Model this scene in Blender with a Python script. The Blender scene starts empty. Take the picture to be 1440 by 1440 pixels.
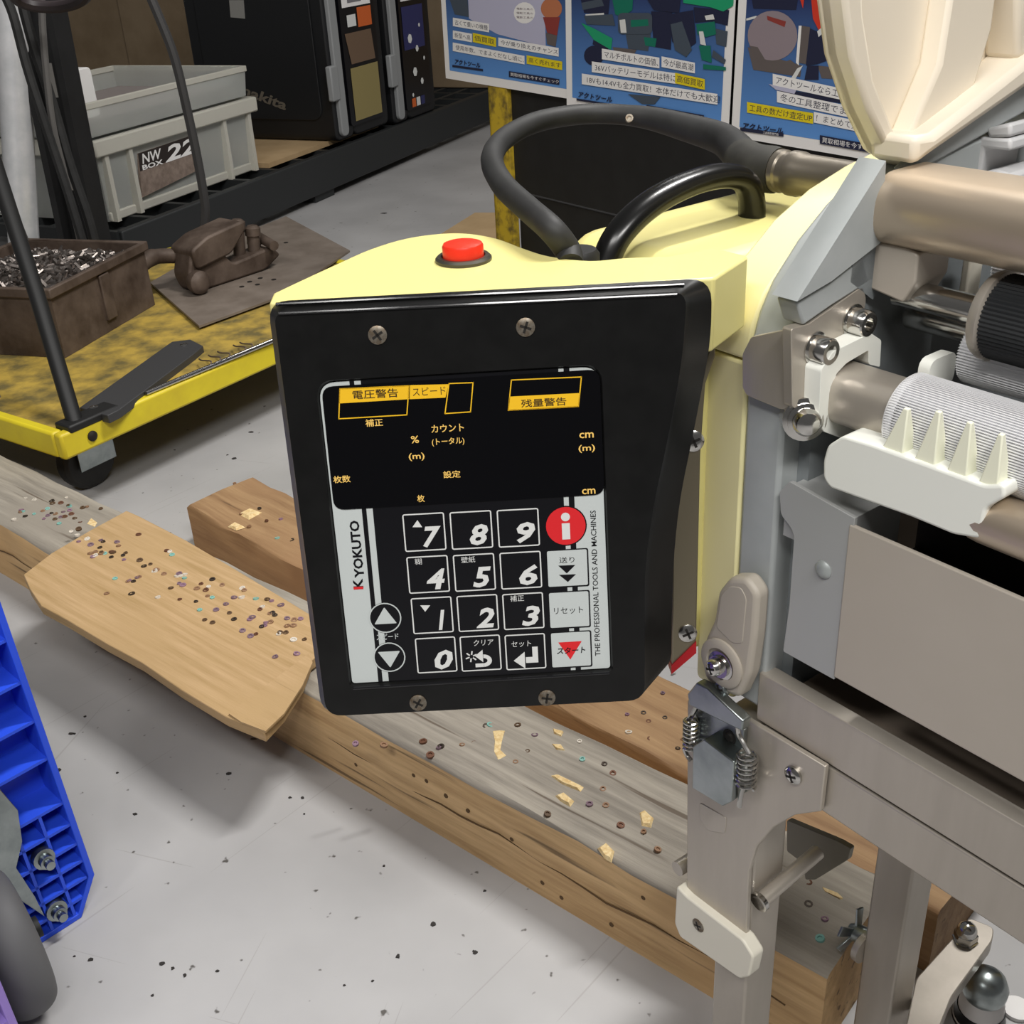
import bpy, bmesh, math, random
from mathutils import Vector as V, Matrix
from math import sin, cos, radians, pi
sc = bpy.context.scene
col = sc.collection
random.seed(7)
# ------------------------------------------------------------------ camera
FPX, TH, PH = 1600.0, radians(28.2), radians(3.2)
CAM = V((0, 0, .7))
F = V((0, cos(TH), -sin(TH))); R0 = V((1, 0, 0)); U0 = V((0, sin(TH), cos(TH)))
RT = R0 * cos(PH) - U0 * sin(PH); UP = R0 * sin(PH) + U0 * cos(PH)
cd = bpy.data.cameras.new('camera'); cam = bpy.data.objects.new('camera', cd); col.objects.link(cam)
cd.sensor_width = 36; cd.lens = 36 * FPX / 1440; cd.clip_start = .02; cd.clip_end = 60
M = Matrix((RT, UP, -F)).transposed().to_4x4(); M.translation = CAM; cam.matrix_world = M
sc.camera = cam
# ------------------------------------------------------------------ world, lamps, exposure
sc.view_settings.view_transform = 'Standard'; sc.view_settings.look = 'None'
sc.view_settings.gamma = 1; sc.view_settings.use_curve_mapping = False
sc.view_settings.exposure = 0.0
w = bpy.data.worlds.new('world'); sc.world = w; w.use_nodes = True
w.node_tree.nodes['Background'].inputs[0].default_value = (1, .98, .96, 1)
w.node_tree.nodes['Background'].inputs[1].default_value = .10
def area(name, loc, aim, sx, sy, power, colr=(1, .98, .95)):
    l = bpy.data.lights.new(name, 'AREA'); l.shape = 'RECTANGLE'; l.size = sx; l.size_y = sy; l.energy = power; l.color = colr
    o = bpy.data.objects.new(name, l); col.objects.link(o); o.location = loc
    o.rotation_euler = (V(aim) - V(loc)).to_track_quat('-Z', 'Y').to_euler(); return o
area('tube_and_fill_lamp', (.74, 1.18, 2.35), (.1, .95, 0), .1, .7, 50)
area('tube_and_fill_lamp', (-.75, -.75, 2.4), (.1, .5, .3), 1.2, .2, 26)  # unseen fill lamp added behind the camera to brighten front faces
area('tube_and_fill_lamp', (.45, -.95, 2.3), (.2, .5, .4), 1.0, .2, 36)  # added fill from the front right for the underlit machine and cover
area('tube_and_fill_lamp', (.6, 3.6, 2.8), (0, 3.2, 0), 1.2, .2, 9)
# ------------------------------------------------------------------ pixel -> place helpers (photo is 1440 px)
def ray(x, y): return F + RT * ((x - 720) / FPX) - UP * ((y - 720) / FPX)
def onz(x, y, h=0.0): d = ray(x, y); return CAM + d * ((h - CAM.z) / d.z)
def atd(x, y, dep): return CAM + ray(x, y) * dep
def onp(x, y, p, n): d = ray(x, y); return CAM + d * ((p - CAM).dot(n) / d.dot(n))
AX = V((.5906, -.807, 0)); BX = V((.807, .5906, 0)); ZX = V((0, 0, 1))
MO = atd(1045, 640, .5); MO.z = 0
def mw(a, b, z): return MO + AX * a + BX * b + ZX * z            # machine frame -> world
def mi(p): d = p - MO; return V((d.dot(AX), d.dot(BX), p.z))
def onb(x, y, b): return mi(onp(x, y, MO + BX * b, BX))          # pixel on a plane b = const -> (a, b, z)
def ona(x, y, a): return mi(onp(x, y, MO + AX * a, AX))
def head(deg): return V((sin(radians(deg)), cos(radians(deg)), 0))
# ------------------------------------------------------------------ materials
def lin(c):
    if isinstance(c, str): c = [int(c[i:i + 2], 16) / 255 for i in (0, 2, 4)]
    return tuple((x / 12.92 if x <= .04045 else ((x + .055) / 1.055) ** 2.4) for x in c) + (1,)
MATS = {}
def mat(name, c, rough=.5, metal=0., c2=None, scale=20., stretch=(1, 1, 1), bump=0., bscale=None, contrast=(.35, .65), coat=0., trans=0., ior=1.45, detail=4.):
    if name in MATS: return MATS[name]
    m = bpy.data.materials.new(name); m.use_nodes = True; nt = m.node_tree; p = nt.nodes['Principled BSDF']
    p.inputs['Base Color'].default_value = lin(c); p.inputs['Roughness'].default_value = rough; p.inputs['Metallic'].default_value = metal
    p.inputs['Coat Weight'].default_value = coat; p.inputs['Transmission Weight'].default_value = trans; p.inputs['IOR'].default_value = ior
    if c2 or bump:
        tc = nt.nodes.new('ShaderNodeTexCoord'); mp = nt.nodes.new('ShaderNodeMapping'); nt.links.new(tc.outputs['Object'], mp.inputs[0])
        mp.inputs['Scale'].default_value = stretch
        n = nt.nodes.new('ShaderNodeTexNoise'); n.inputs['Scale'].default_value = scale; n.inputs['Detail'].default_value = detail; n.inputs['Roughness'].default_value = .6
        nt.links.new(mp.outputs[0], n.inputs['Vector'])
        if c2:
            r = nt.nodes.new('ShaderNodeValToRGB'); r.color_ramp.elements[0].position, r.color_ramp.elements[1].position = contrast
            r.color_ramp.elements[0].color = lin(c2); r.color_ramp.elements[1].color = lin(c)
            nt.links.new(n.outputs['Fac'], r.inputs[0]); nt.links.new(r.outputs[0], p.inputs['Base Color'])
        if bump:
            b = nt.nodes.new('ShaderNodeBump'); b.inputs['Strength'].default_value = bump; b.inputs['Distance'].default_value = .002
            if bscale:
                n2 = nt.nodes.new('ShaderNodeTexNoise'); n2.inputs['Scale'].default_value = bscale; n2.inputs['Detail'].default_value = 3
                nt.links.new(mp.outputs[0], n2.inputs['Vector']); nt.links.new(n2.outputs['Fac'], b.inputs['Height'])
            else: nt.links.new(n.outputs['Fac'], b.inputs['Height'])
            nt.links.new(b.outputs[0], p.inputs['Normal'])
    MATS[name] = m; return m
def wood(name, ca, cb, cc, ln=3., cross=38., crack=.66):
    m = bpy.data.materials.new(name); m.use_nodes = True; nt = m.node_tree; p = nt.nodes['Principled BSDF']; p.inputs['Roughness'].default_value = .75
    N = nt.nodes.new; L = nt.links.new
    tc = N('ShaderNodeTexCoord'); mp = N('ShaderNodeMapping'); L(tc.outputs['Object'], mp.inputs[0]); mp.inputs['Scale'].default_value = (ln, cross, cross)
    n1 = N('ShaderNodeTexNoise'); n1.inputs['Scale'].default_value = 1.6; n1.inputs['Detail'].default_value = 7; n1.inputs['Roughness'].default_value = .65; L(mp.outputs[0], n1.inputs['Vector'])
    r1 = N('ShaderNodeValToRGB'); e = r1.color_ramp.elements; e[0].position = .34; e[1].position = .66; e[0].color = lin(cb); e[1].color = lin(ca); L(n1.outputs['Fac'], r1.inputs[0])
    n2 = N('ShaderNodeTexNoise'); n2.inputs['Scale'].default_value = 7; n2.inputs['Detail'].default_value = 5; L(tc.outputs['Object'], n2.inputs['Vector'])
    r2 = N('ShaderNodeValToRGB'); r2.color_ramp.elements[0].position = .5; r2.color_ramp.elements[1].position = .72; L(n2.outputs['Fac'], r2.inputs[0])
    mx = N('ShaderNodeMix'); mx.data_type = 'RGBA'; L(r2.outputs[0], mx.inputs[0]); L(r1.outputs[0], mx.inputs[6]); mx.inputs[7].default_value = lin(cc)
    mp3 = N('ShaderNodeMapping'); mp3.inputs['Scale'].default_value = (ln * 1.3, cross * 2.2, cross * 2.2); L(tc.outputs['Object'], mp3.inputs[0])
    n3 = N('ShaderNodeTexNoise'); n3.inputs['Scale'].default_value = 1; n3.inputs['Detail'].default_value = 2; L(mp3.outputs[0], n3.inputs['Vector'])
    r3 = N('ShaderNodeValToRGB'); r3.color_ramp.elements[0].position = crack; r3.color_ramp.elements[1].position = crack + .06; L(n3.outputs['Fac'], r3.inputs[0])
    k3 = N('ShaderNodeMath'); k3.operation = 'MULTIPLY'; k3.inputs[1].default_value = .7; L(r3.outputs[0], k3.inputs[0])
    m3 = N('ShaderNodeMix'); m3.data_type = 'RGBA'; L(k3.outputs[0], m3.inputs[0]); L(mx.outputs[2], m3.inputs[6]); m3.inputs[7].default_value = lin('4a3826'); mx = m3
    L(mx.outputs[2], p.inputs['Base Color'])
    b = N('ShaderNodeBump'); b.inputs['Strength'].default_value = .5; b.inputs['Distance'].default_value = .0015; L(n1.outputs['Fac'], b.inputs['Height']); L(b.outputs[0], p.inputs['Normal'])
    MATS[name] = m; return m
def floor_mat():
    m = bpy.data.materials.new('painted_concrete'); m.use_nodes = True; nt = m.node_tree; p = nt.nodes['Principled BSDF']; p.inputs['Roughness'].default_value = .42
    N = nt.nodes.new; L = nt.links.new
    tc = N('ShaderNodeTexCoord')
    n1 = N('ShaderNodeTexNoise'); n1.inputs['Scale'].default_value = 5; n1.inputs['Detail'].default_value = 8; L(tc.outputs['Object'], n1.inputs['Vector'])
    r1 = N('ShaderNodeValToRGB'); e = r1.color_ramp.elements; e[0].position = .3; e[1].position = .7; e[0].color = lin('9d9c9c'); e[1].color = lin('afaeae'); L(n1.outputs['Fac'], r1.inputs[0])
    v = N('ShaderNodeTexNoise'); v.inputs['Scale'].default_value = 75; v.inputs['Detail'].default_value = 2.5; L(tc.outputs['Object'], v.inputs['Vector'])
    r2 = N('ShaderNodeValToRGB'); r2.color_ramp.elements[0].position = .70; r2.color_ramp.elements[1].position = .74; L(v.outputs['Fac'], r2.inputs[0])
    mx = N('ShaderNodeMix'); mx.data_type = 'RGBA'; L(r2.outputs[0], mx.inputs[0]); L(r1.outputs[0], mx.inputs[6]); mx.inputs[7].default_value = lin('55524f')
    # thin straight scratches: a strongly stretched noise, only its peaks
    prev = mx
    for ang, th in ((48, .735), (-20, .75), (75, .76)):
        mp = N('ShaderNodeMapping'); mp.inputs['Rotation'].default_value = (0, 0, radians(ang)); mp.vector_type = 'TEXTURE'; mp.inputs['Scale'].default_value = (1 / 3.2, 1 / 260, 1); L(tc.outputs['Object'], mp.inputs[0])
        n3 = N('ShaderNodeTexNoise'); n3.inputs['Scale'].default_value = 1; n3.inputs['Detail'].default_value = 1; L(mp.outputs[0], n3.inputs['Vector'])
        lt = N('ShaderNodeMath'); lt.operation = 'GREATER_THAN'; lt.inputs[1].default_value = th; L(n3.outputs['Fac'], lt.inputs[0])
        k = N('ShaderNodeMath'); k.operation = 'MULTIPLY'; k.inputs[1].default_value = .22; L(lt.outputs[0], k.inputs[0])
        m2 = N('ShaderNodeMix'); m2.data_type = 'RGBA'; L(k.outputs[0], m2.inputs[0]); L(prev.outputs[2], m2.inputs[6]); m2.inputs[7].default_value = lin('6b625c'); prev = m2
    L(prev.outputs[2], p.inputs['Base Color'])
    b = N('ShaderNodeBump'); b.inputs['Strength'].default_value = .12; b.inputs['Distance'].default_value = .001; L(v.outputs['Fac'], b.inputs['Height']); L(b.outputs[0], p.inputs['Normal'])
    return m
YEL = mat('cream_yellow_plastic', 'dfd58c', .36)
YEL2 = mat('cream_yellow_cover', 'f4ecb4', .42)
BLK = mat('glossy_black_plastic', '0e0e0e', .25)
BLKM = mat('matt_black_plastic', '1b1b1b', .55)
PRB = mat('black_print', '0b0b10', .3)
WIN = mat('display_window', '050508', .12)
SIL = mat('silver_membrane', 'c2c8c7', .38)
WHT = mat('white_print', 'd9dad8', .45)
AMB = mat('amber_print', 'f2bf22', .45)
AMB2 = mat('amber_lettering', 'f7cb6c', .45)
RED = mat('red_print', 'd8262c', .4)
REDP = mat('red_button_plastic', 'e8331f', .35)
GRY = mat('grey_painted_casting', 'aeb2b2', .45, c2='a3a8a8', scale=25)
GRYD = mat('dark_grey_painted_metal', '7f8486', .5, c2='74797b', scale=30)
STL = mat('brushed_stainless_steel', 'bbb3a8', .38, .55, c2='b3aba0', scale=60, stretch=(1, 1, .15))
STP = mat('satin_stainless_panel', 'bdb4a8', .5, .2, c2='b7aea2', scale=8)
STB = mat('warm_satin_steel_tube', 'ccbca8', .34, .75, c2='c6b6a2', scale=14)
CHR = mat('chromed_steel', 'c9c7c3', .16, 1.)
ZNC = mat('zinc_plated_steel', 'a9b0b0', .3, 1., c2='8f9797', scale=40)
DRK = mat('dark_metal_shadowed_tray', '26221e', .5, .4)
BGP = mat('beige_grey_plastic', 'aea69a', .5)
IVP = mat('ivory_plastic', 'dad5c6', .45)
WPL = mat('white_nylon_plastic', 'eff0e8', .38)
CRM = mat('cream_lid_plastic', 'ece2d0', .42)
ALU = mat('ribbed_aluminium', 'f0f0f2', .38, .25)
RUB = mat('black_rubber_hose', '2b2b2b', .6, c2='232323', scale=60)
RUBO = mat('dusty_rubber_boot', '3b3a35', .7, c2='2a2926', scale=45)
RTY = mat('grey_rubber_tyre', '58585a', .6)
LGP = mat('pale_grey_gear_plastic', 'cfcfd0', .45)
BLU = mat('blue_plastic', '2a50d8', .42)
PUR = mat('purple_plastic', '8f78c0', .45)
CYL = mat('chipped_yellow_paint', 'd9c62a', .45, c2='c9b32c', scale=14, contrast=(.3, .6))
CDK = mat('worn_yellow_deck', 'b79a45', .6, c2='6b5f38', scale=22, contrast=(.36, .62), detail=8)
RST = mat('rusty_dark_iron', '66584e', .6, .25, c2='43362d', scale=16, bump=.3, bscale=90)
RST2 = mat('dull_brown_steel_plate', '857a70', .6, .2, c2='70655b', scale=14)
SWF = mat('metal_offcuts', '9c948f', .38, .9, c2='5c5550', scale=60)
RACK = mat('black_plastic_rack', '262829', .5)
CASE = mat('black_tool_case_plastic', '17181a', .45)
CASG = mat('grey_latch_plastic', '8b8d8e', .5)
TRL = mat('milky_clear_plastic', 'e6e8e4', .35, trans=.72, ior=1.12)
TRF = mat('cloudy_plastic_rim', 'dedbd0', .4, trans=.4, ior=1.15)
KRF = mat('brown_kraft_board', '8a7860', .8, c2='7a6850', scale=6)
CRB = mat('tan_cardboard', 'b59a74', .8, c2='a98e68', scale=10)
PAP = mat('white_paper', 'eceae8', .6)
BLKP = mat('black_painted_panel', '1c1c1d', .6, c2='161617', scale=30)
OLD = mat('worn_yellow_post_paint', 'c4a62c', .55, c2='6b5a2a', scale=40, contrast=(.35, .55))
WA_T = wood('weathered_grey_wood', 'a8a093', '7d766c', '958d81', 3, 55)
WA_S = wood('tan_timber_side', 'dfbc8a', 'ad8a5e', 'cba574', 3, 45, .62)
WB = wood('brown_timber', 'a88862', '866646', '987654', 3, 45)
PLY = wood('pale_plywood', 'c0a077', 'a5875a', 'b5966a', 4, 80, .72)
WDI = mat('splintered_fresh_wood', 'e6d0a0', .8, c2='cfae76', scale=300)
# ------------------------------------------------------------------ mesh builder
class MB:
    def __init__(s, T=None): s.v = []; s.f = []; s.m = 0; s.T = T or (lambda a, b, c: V((a, b, c)))
    def add(s, vs, fs):
        o = len(s.v); s.v += [s.T(*p) for p in vs]
        s.f += [([i + o for i in f], s.m) for f in fs]; return s
    def box(s, x0, x1, y0, y1, z0, z1):
        vs = [(x, y, z) for x in (x0, x1) for y in (y0, y1) for z in (z0, z1)]
        return s.add(vs, [(0, 1, 3, 2), (4, 6, 7, 5), (0, 4, 5, 1), (2, 3, 7, 6), (0, 2, 6, 4), (1, 5, 7, 3)])
    def prism(s, poly, mp, w0, w1):
        n = len(poly); vs = [mp(u, v, w0) for u, v in poly] + [mp(u, v, w1) for u, v in poly]
        fs = [tuple(range(n))[::-1], tuple(range(n, 2 * n))] + [(i, (i + 1) % n, n + (i + 1) % n, n + i) for i in range(n)]
        return s.add(vs, fs)
    def flat(s, poly, mp, w): return s.add([mp(u, v, w) for u, v in poly], [tuple(range(len(poly)))])
    def ring(s, outer, inner, mp, w0, w1):            # two loops with equal counts
        n = len(outer); vs = [mp(u, v, w) for w in (w0, w1) for lp in (outer, inner) for u, v in lp]
        fs = []
        for i in range(n):
            j = (i + 1) % n
            fs += [(i, j, n + j, n + i), (2 * n + i, 3 * n + i, 3 * n + j, 2 * n + j), (i, 2 * n + i, 2 * n + j, j), (n + i, n + j, 3 * n + j, 3 * n + i)]
        return s.add(vs, fs)
    def tube(s, path, r, n=12, caps=True, closed=False, flat=1.):
        P = [V(p) for p in path]; K = len(P); rs = r if isinstance(r, (list, tuple)) else [r] * K
        t = (P[1] - P[0]).normalized(); up = V((0, 0, 1)) if abs(t.z) < .9 else V((1, 0, 0))
        nx = t.cross(up).normalized(); vs = []
        for i in range(K):
            a_ = P[i - 1] if (i or closed) else P[i]; b_ = P[(i + 1) % K] if (i < K - 1 or closed) else P[i]
            t = (b_ - a_).normalized(); nx = (nx - t * nx.dot(t)).normalized(); ny = t.cross(nx)
            vs += [tuple(P[i] + nx * (rs[i] * cos(2 * pi * k / n)) + ny * (rs[i] * flat * sin(2 * pi * k / n))) for k in range(n)]
        fs = []
        for i in range(K if closed else K - 1):
            j = (i + 1) % K
            fs += [(i * n + k, i * n + (k + 1) % n, j * n + (k + 1) % n, j * n + k) for k in range(n)]
        if caps and not closed: fs += [tuple(range(n))[::-1], tuple((K - 1) * n + k for k in range(n))]
        return s.add(vs, fs)
    def cyl(s, p0, p1, r0, r1=None, n=20): return s.tube([p0, p1], [r0, r0 if r1 is None else r1], n)
    def lathe(s, c, ax, prof, n=20):                   # prof: (radius, height along ax)
        c = V(c); ax = V(ax).normalized(); up = V((0, 0, 1)) if abs(ax.z) < .9 else V((1, 0, 0)); nx = ax.cross(up).normalized(); ny = ax.cross(nx)
        vs = []; 
        for r, h in prof: vs += [tuple(c + ax * h + nx * (r * cos(2 * pi * k / n)) + ny * (r * sin(2 * pi * k / n))) for k in range(n)]
        fs = [(i * n + k, i * n + (k + 1) % n, (i + 1) * n + (k + 1) % n, (i + 1) * n + k) for i in range(len(prof) - 1) for k in range(n)]
        fs += [tuple(range(n))[::-1], tuple((len(prof) - 1) * n + k for k in range(n))]
        return s.add(vs, fs)
    def build(s, name, mats, parent=None, bevel=0, seg=2, frame=None, ang=38, label=None):
        if not isinstance(mats, (list, tuple)): mats = [mats]
        me = bpy.data.meshes.new(name); o = bpy.data.objects.new(name, me); col.objects.link(o)
        if frame is None:
            c = sum(s.v, V()) / len(s.v); frame = Matrix.Translation(c)
        inv = frame.inverted(); me.from_pydata([tuple(inv @ p) for p in s.v], [], [f for f, _ in s.f])
        for m in mats: me.materials.append(m)
        for p, (_, k) in zip(me.polygons, s.f): p.material_index = k
        bm = bmesh.new(); bm.from_mesh(me); bmesh.ops.recalc_face_normals(bm, faces=bm.faces) if not getattr(s, 'keep', False) else None; bm.to_mesh(me); bm.free()
        me.shade_smooth(); me.set_sharp_from_angle(angle=radians(ang))
        o.matrix_world = frame
        if parent:
            o.parent = parent; o.matrix_parent_inverse = world_of(parent).inverted()
        WORLD[o.name] = frame.copy()
        if bevel:
            b = o.modifiers.new('bevel', 'BEVEL'); b.width = bevel; b.segments = seg; b.limit_method = 'ANGLE'; b.angle_limit = radians(40); b.use_clamp_overlap = True
        if label: o['label'] = label
        return o
WORLD = {}
def world_of(o): return WORLD[o.name]
def thing(name, label, cat, loc, group=None):
    o = bpy.data.objects.new(name, None); col.objects.link(o); o.location = loc; o.empty_display_size = .05
    WORLD[o.name] = Matrix.Translation(V(loc)); tag(o, label, cat, group); return o
def tag(o, label, cat, group=None):
    o['label'] = label; o['category'] = cat
    if group: o['group'] = group
    return o
def struct(o): o['kind'] = 'structure'; return o
def stuff(o): o['kind'] = 'stuff'; return o
def rrect(x0, x1, y0, y1, r, n=5):
    pts = []
    for cx, cy, a0 in ((x1 - r, y1 - r, 0), (x0 + r, y1 - r, 90), (x0 + r, y0 + r, 180), (x1 - r, y0 + r, 270)):
        pts += [(cx + r * cos(radians(a0 + 90 * k / n)), cy + r * sin(radians(a0 + 90 * k / n))) for k in range(n + 1)]
    return pts
def rpoly(pts, r, n=5):                               # round the corners of a polygon
    out = []; K = len(pts); rr = r if isinstance(r, (list, tuple)) else [r] * K
    for i in range(K):
        p = V((*pts[i], 0)); a_ = V((*pts[i - 1], 0)) - p; b_ = V((*pts[(i + 1) % K], 0)) - p
        d = min(rr[i], a_.length * .45, b_.length * .45)
        if d < 1e-6: out.append(tuple(p.xy)); continue
        s_ = p + a_.normalized() * d; e_ = p + b_.normalized() * d
        for k in range(n + 1):
            t = k / n; q = s_ * (1 - t) ** 2 + p * 2 * t * (1 - t) + e_ * t * t; out.append((q.x, q.y))
    return out
def circ(cx, cy, r, n=24, a0=0): return [(cx + r * cos(2 * pi * k / n + a0), cy + r * sin(2 * pi * k / n + a0)) for k in range(n)]
def smooth(pts, n=6):                                 # Catmull-Rom through points (any dimension)
    P = [V(p) for p in pts]; P = [P[0] * 2 - P[1]] + P + [P[-1] * 2 - P[-2]]; out = []
    for i in range(1, len(P) - 2):
        for k in range(n):
            t = k / n; a_, b_, c_, d_ = P[i - 1:i + 3]
            out.append((b_ * 2 + (c_ - a_) * t + (a_ * 2 - b_ * 5 + c_ * 4 - d_) * t * t + (b_ * 3 - a_ - c_ * 3 + d_) * t ** 3) * .5)
    return out + [P[-2]]
TXT = {}
def text(s, bold=0., shear=0., space=1., res=2):       # flat lettering -> 2D verts and faces, height 1 = cap em, centred
    key = (s, bold, shear, space)
    if key in TXT: return TXT[key]
    cu = bpy.data.curves.new('lettering', 'FONT'); cu.body = s; cu.size = 1; cu.offset = bold; cu.shear = shear; cu.resolution_u = res; cu.space_character = space
    o = bpy.data.objects.new('lettering', cu); col.objects.link(o)
    dg = bpy.context.evaluated_depsgraph_get(); me = bpy.data.meshes.new_from_object(o.evaluated_get(dg))
    vs = [(v.co.x, v.co.y) for v in me.vertices]; fs = [tuple(p.vertices) for p in me.polygons]
    bpy.data.objects.remove(o); bpy.data.curves.remove(cu); bpy.data.meshes.remove(me)
    if vs:
        x0 = min(v[0] for v in vs); x1 = max(v[0] for v in vs); y0 = min(v[1] for v in vs); y1 = max(v[1] for v in vs)
        vs = [((x - (x0 + x1) / 2) / (x1 - x0), (y - (y0 + y1) / 2) / (y1 - y0)) for x, y in vs]
    TXT[key] = (vs, fs); return TXT[key]
def put_text(mb, s, mp, cx, cy, w_, h_, wz, rot=0, **k):  # fitted to a w_ x h_ box
    vs, fs = text(s, **k); c_, s_ = cos(rot), sin(rot)
    mb.add([mp(cx + x * w_ * c_ - y * h_ * s_, cy + x * w_ * s_ + y * h_ * c_, wz) for x, y in vs], fs)
def screw(mb, c, ax, r, h=.0012, n=16, slot=1, twist=.4):
    """pan head with a cross recess; material slot index `slot` is the dark recess"""
    c = V(c); ax = V(ax).normalized(); m0 = mb.m
    mb.lathe(c, ax, [(r, -.0004), (r, h * .5), (r * .8, h * .85), (r * .4, h), (r * .02, h * 1.02)], n)
    up = V((0, 0, 1)) if abs(ax.z) < .9 else V((1, 0, 0)); nx = ax.cross(up).normalized(); ny = ax.cross(nx)
    e1 = nx * cos(twist) + ny * sin(twist); e2 = ax.cross(e1); mb.m = slot
    for p, q in ((e1, e2), (e2, e1)):
        pts = [c + ax * (h * 1.0 + dz) + p * (sx * r * .62) + q * (sy * r * .13) for dz in (-.0004, .0001) for sx, sy in ((-1, -1), (1, -1), (1, 1), (-1, 1))]
        mb.add([tuple(x) for x in pts], [(0, 1, 2, 3), (4, 5, 6, 7), (0, 1, 5, 4), (1, 2, 6, 5), (2, 3, 7, 6), (3, 0, 4, 7)])
    mb.m = m0
SCRD = mat('dark_screw_recess', '2a2724', .6, .4)
SCRW = mat('tarnished_screw_head', '8f8a80', .45, .7, c2='6a5a48', scale=400)
# ================================================================== SETTING
fl = MB(); fl.box(-5, 5, -2, 9.5, -.1, 0); struct(fl.build('floor', floor_mat(), frame=Matrix.Identity(4)))
wb = MB(); wb.box(-5, 5, 9.5, 9.6, 0, 3); struct(wb.build('wall_back', mat('warehouse_wall', '8d8778', .8, c2='857f70', scale=3)))
# ------------------------------------------------------------------ timbers on the floor
TU = V((.75, -.6614, 0)); TN = V((.6614, .75, 0))            # along the timber / across it
def tframe(o, u): 
    u = u.normalized(); n = V((-u.y, u.x, 0)); m = Matrix((u, n, V((0, 0, 1)))).transposed().to_4x4(); m.translation = o; return m
def tl(u_, n_): return TU * u_ + TN * n_
AH, AF, AB = .083, .4957, .598                                # height, front and back offset
uend = onz(1163, 1373, AH).dot(TU); u0 = onz(-60, 680, AH).dot(TU) - .1
def timber(name, fr, L, W, H, mats, rag=.0015, seed=1):
    rnd = random.Random(seed); mb = MB(lambda x, y, z: fr @ V((x, y, z))); n = 26
    prof = [(0, 0), (W, 0), (W, H * .96), (W * .97, H), (W * .5, H * 1.003), (W * .03, H), (0, H * .95), (0, H * .5)]
    K = len(prof); vs = []
    for i in range(n + 1):
        for (y, z) in prof: vs.append((L * i / n, y + rnd.uniform(-rag, rag) * (z > 0), z + rnd.uniform(-rag, rag) * (z > 0)))
    mb.m = 1
    for k in range(K):
        mb.m = 0 if k in (2, 3, 4, 5) else 1
        mb.add([], []); mb.f += [([i * K + k, i * K + (k + 1) % K, (i + 1) * K + (k + 1) % K, (i + 1) * K + k], mb.m) for i in range(n)]
    mb.v = [mb.T(*p) for p in vs]; mb.f += [(list(range(K)), 1), ([n * K + k for k in range(K)][::-1], 1)]
    return mb.build(name, mats, frame=fr, ang=50)
frA = tframe(tl(u0, AF), TU)
beamA = thing('squared_timber', 'weathered grey squared timber with splinters, lying under the plywood offcut', 'timber', tl((u0 + uend) / 2, (AF + AB) / 2))
tb = timber('log', frA, uend - u0, AB - AF, AH, [WA_T, WA_S]); tb.parent = beamA; tb.matrix_parent_inverse = world_of(beamA).inverted()
PB = [V((-.4033, 1.26, 0)), V((.1282, .7194, 0))]
uB = (PB[1] - PB[0]).normalized(); nB = V((-uB.y, uB.x, 0)); LB = (PB[1] - PB[0]).length + .22
frB = tframe(PB[0], uB)
beamB = thing('squared_timber', 'reddish brown squared timber lying behind the weathered grey one', 'timber', PB[0] + uB * LB / 2 + nB * .05)
tb2 = timber('log', frB, LB, .098, .06, [WB, WB], .002, 5); tb2.parent = beamB; tb2.matrix_parent_inverse = world_of(beamB).inverted()
# nail heads and collars pressed into the wood: too small to pick apart, one part for each beam
def nailheads(parent, fr, spots, z, mats, rr=(.0022, .0042), seed=3):
    rnd = random.Random(seed); mb = MB(lambda x, y, zz: fr @ V((x, y, zz)))
    for x, y in spots:
        mb.m = rnd.randrange(len(mats)); r = rnd.uniform(*rr); tx, ty = rnd.uniform(-.25, .25), rnd.uniform(-.25, .25)
        mb.lathe((x, y, z), (tx, ty, 1), [(r, -.0012), (r, .0007), (r * .55, .0007), (r * .5, -.0002), (r * .05, -.0002)], 10)
    return stuff(mb.build('nail_heads', mats, parent, frame=fr))
NM = [mat('rusty_nail', '6d4a38', .6, .3), mat('purple_collar', '8a6c7c', .5), mat('pale_collar', 'cfc7ba', .5), mat('dark_nail', '4a4038', .5, .5), mat('brown_collar', '8a6a50', .6), mat('violet_collar', '76606a', .5), mat('umber_nail', '58432f', .6), mat('teal_collar', '7fb0a6', .5)]
rnd = random.Random(11)
def px_spots(fr, lst, z): 
    inv = fr.inverted(); out = []
    for x, y in lst: q = inv @ onz(x, y, z); out.append((q.x, q.y))
    return out
tA = [(35 + rnd.gauss(35, 28), 705 + rnd.gauss(15, 15)) for _ in range(34)]
tA = [(x, y) for x, y in tA if 0 < x < 150 and 672 < y < 750]
lo = [(595, 1043), (617, 1052), (650, 1048), (605, 1062), (620, 1050), (728, 1020), (752, 1034), (815, 1043), (819, 1068), (850, 1075), (848, 1110), (829, 1131), (852, 1133), (742, 1057), (690, 1020), (770, 1145), (873, 1161), (925, 1195), (905, 1170), (684, 1022), (1137, 1242), (1137, 1272), (1160, 1293), (1153, 1320), (500, 1046), (540, 1048), (667, 1046), (725, 1072), (862, 1088)]
nailheads(beamA, frA, px_spots(frA, tA + lo, AH), AH + .0004, NM, (.002, .0035))
nailheads(beamB, frB, px_spots(frB, [(905, 1003), (882, 1005), (912, 1015), (884, 1030), (915, 1040), (953, 1053), (932, 975), (935, 1010), (960, 1040), (340, 722), (350, 740), (375, 732), (390, 757), (395, 730), (330, 680), (410, 760), (365, 715)], .06), .0604, NM, (.002, .0035), 4)
mb = MB(lambda x, y, z: frA @ V((x, y, z))); LA_ = uend - u0; pts_ = []
for k in range(60): pts_.append((LA_ * (.02 + .96 * k / 59), -.0003, AH * .46 + .0025 * sin(k * .7) + .0016 * sin(k * 1.9)))
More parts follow.
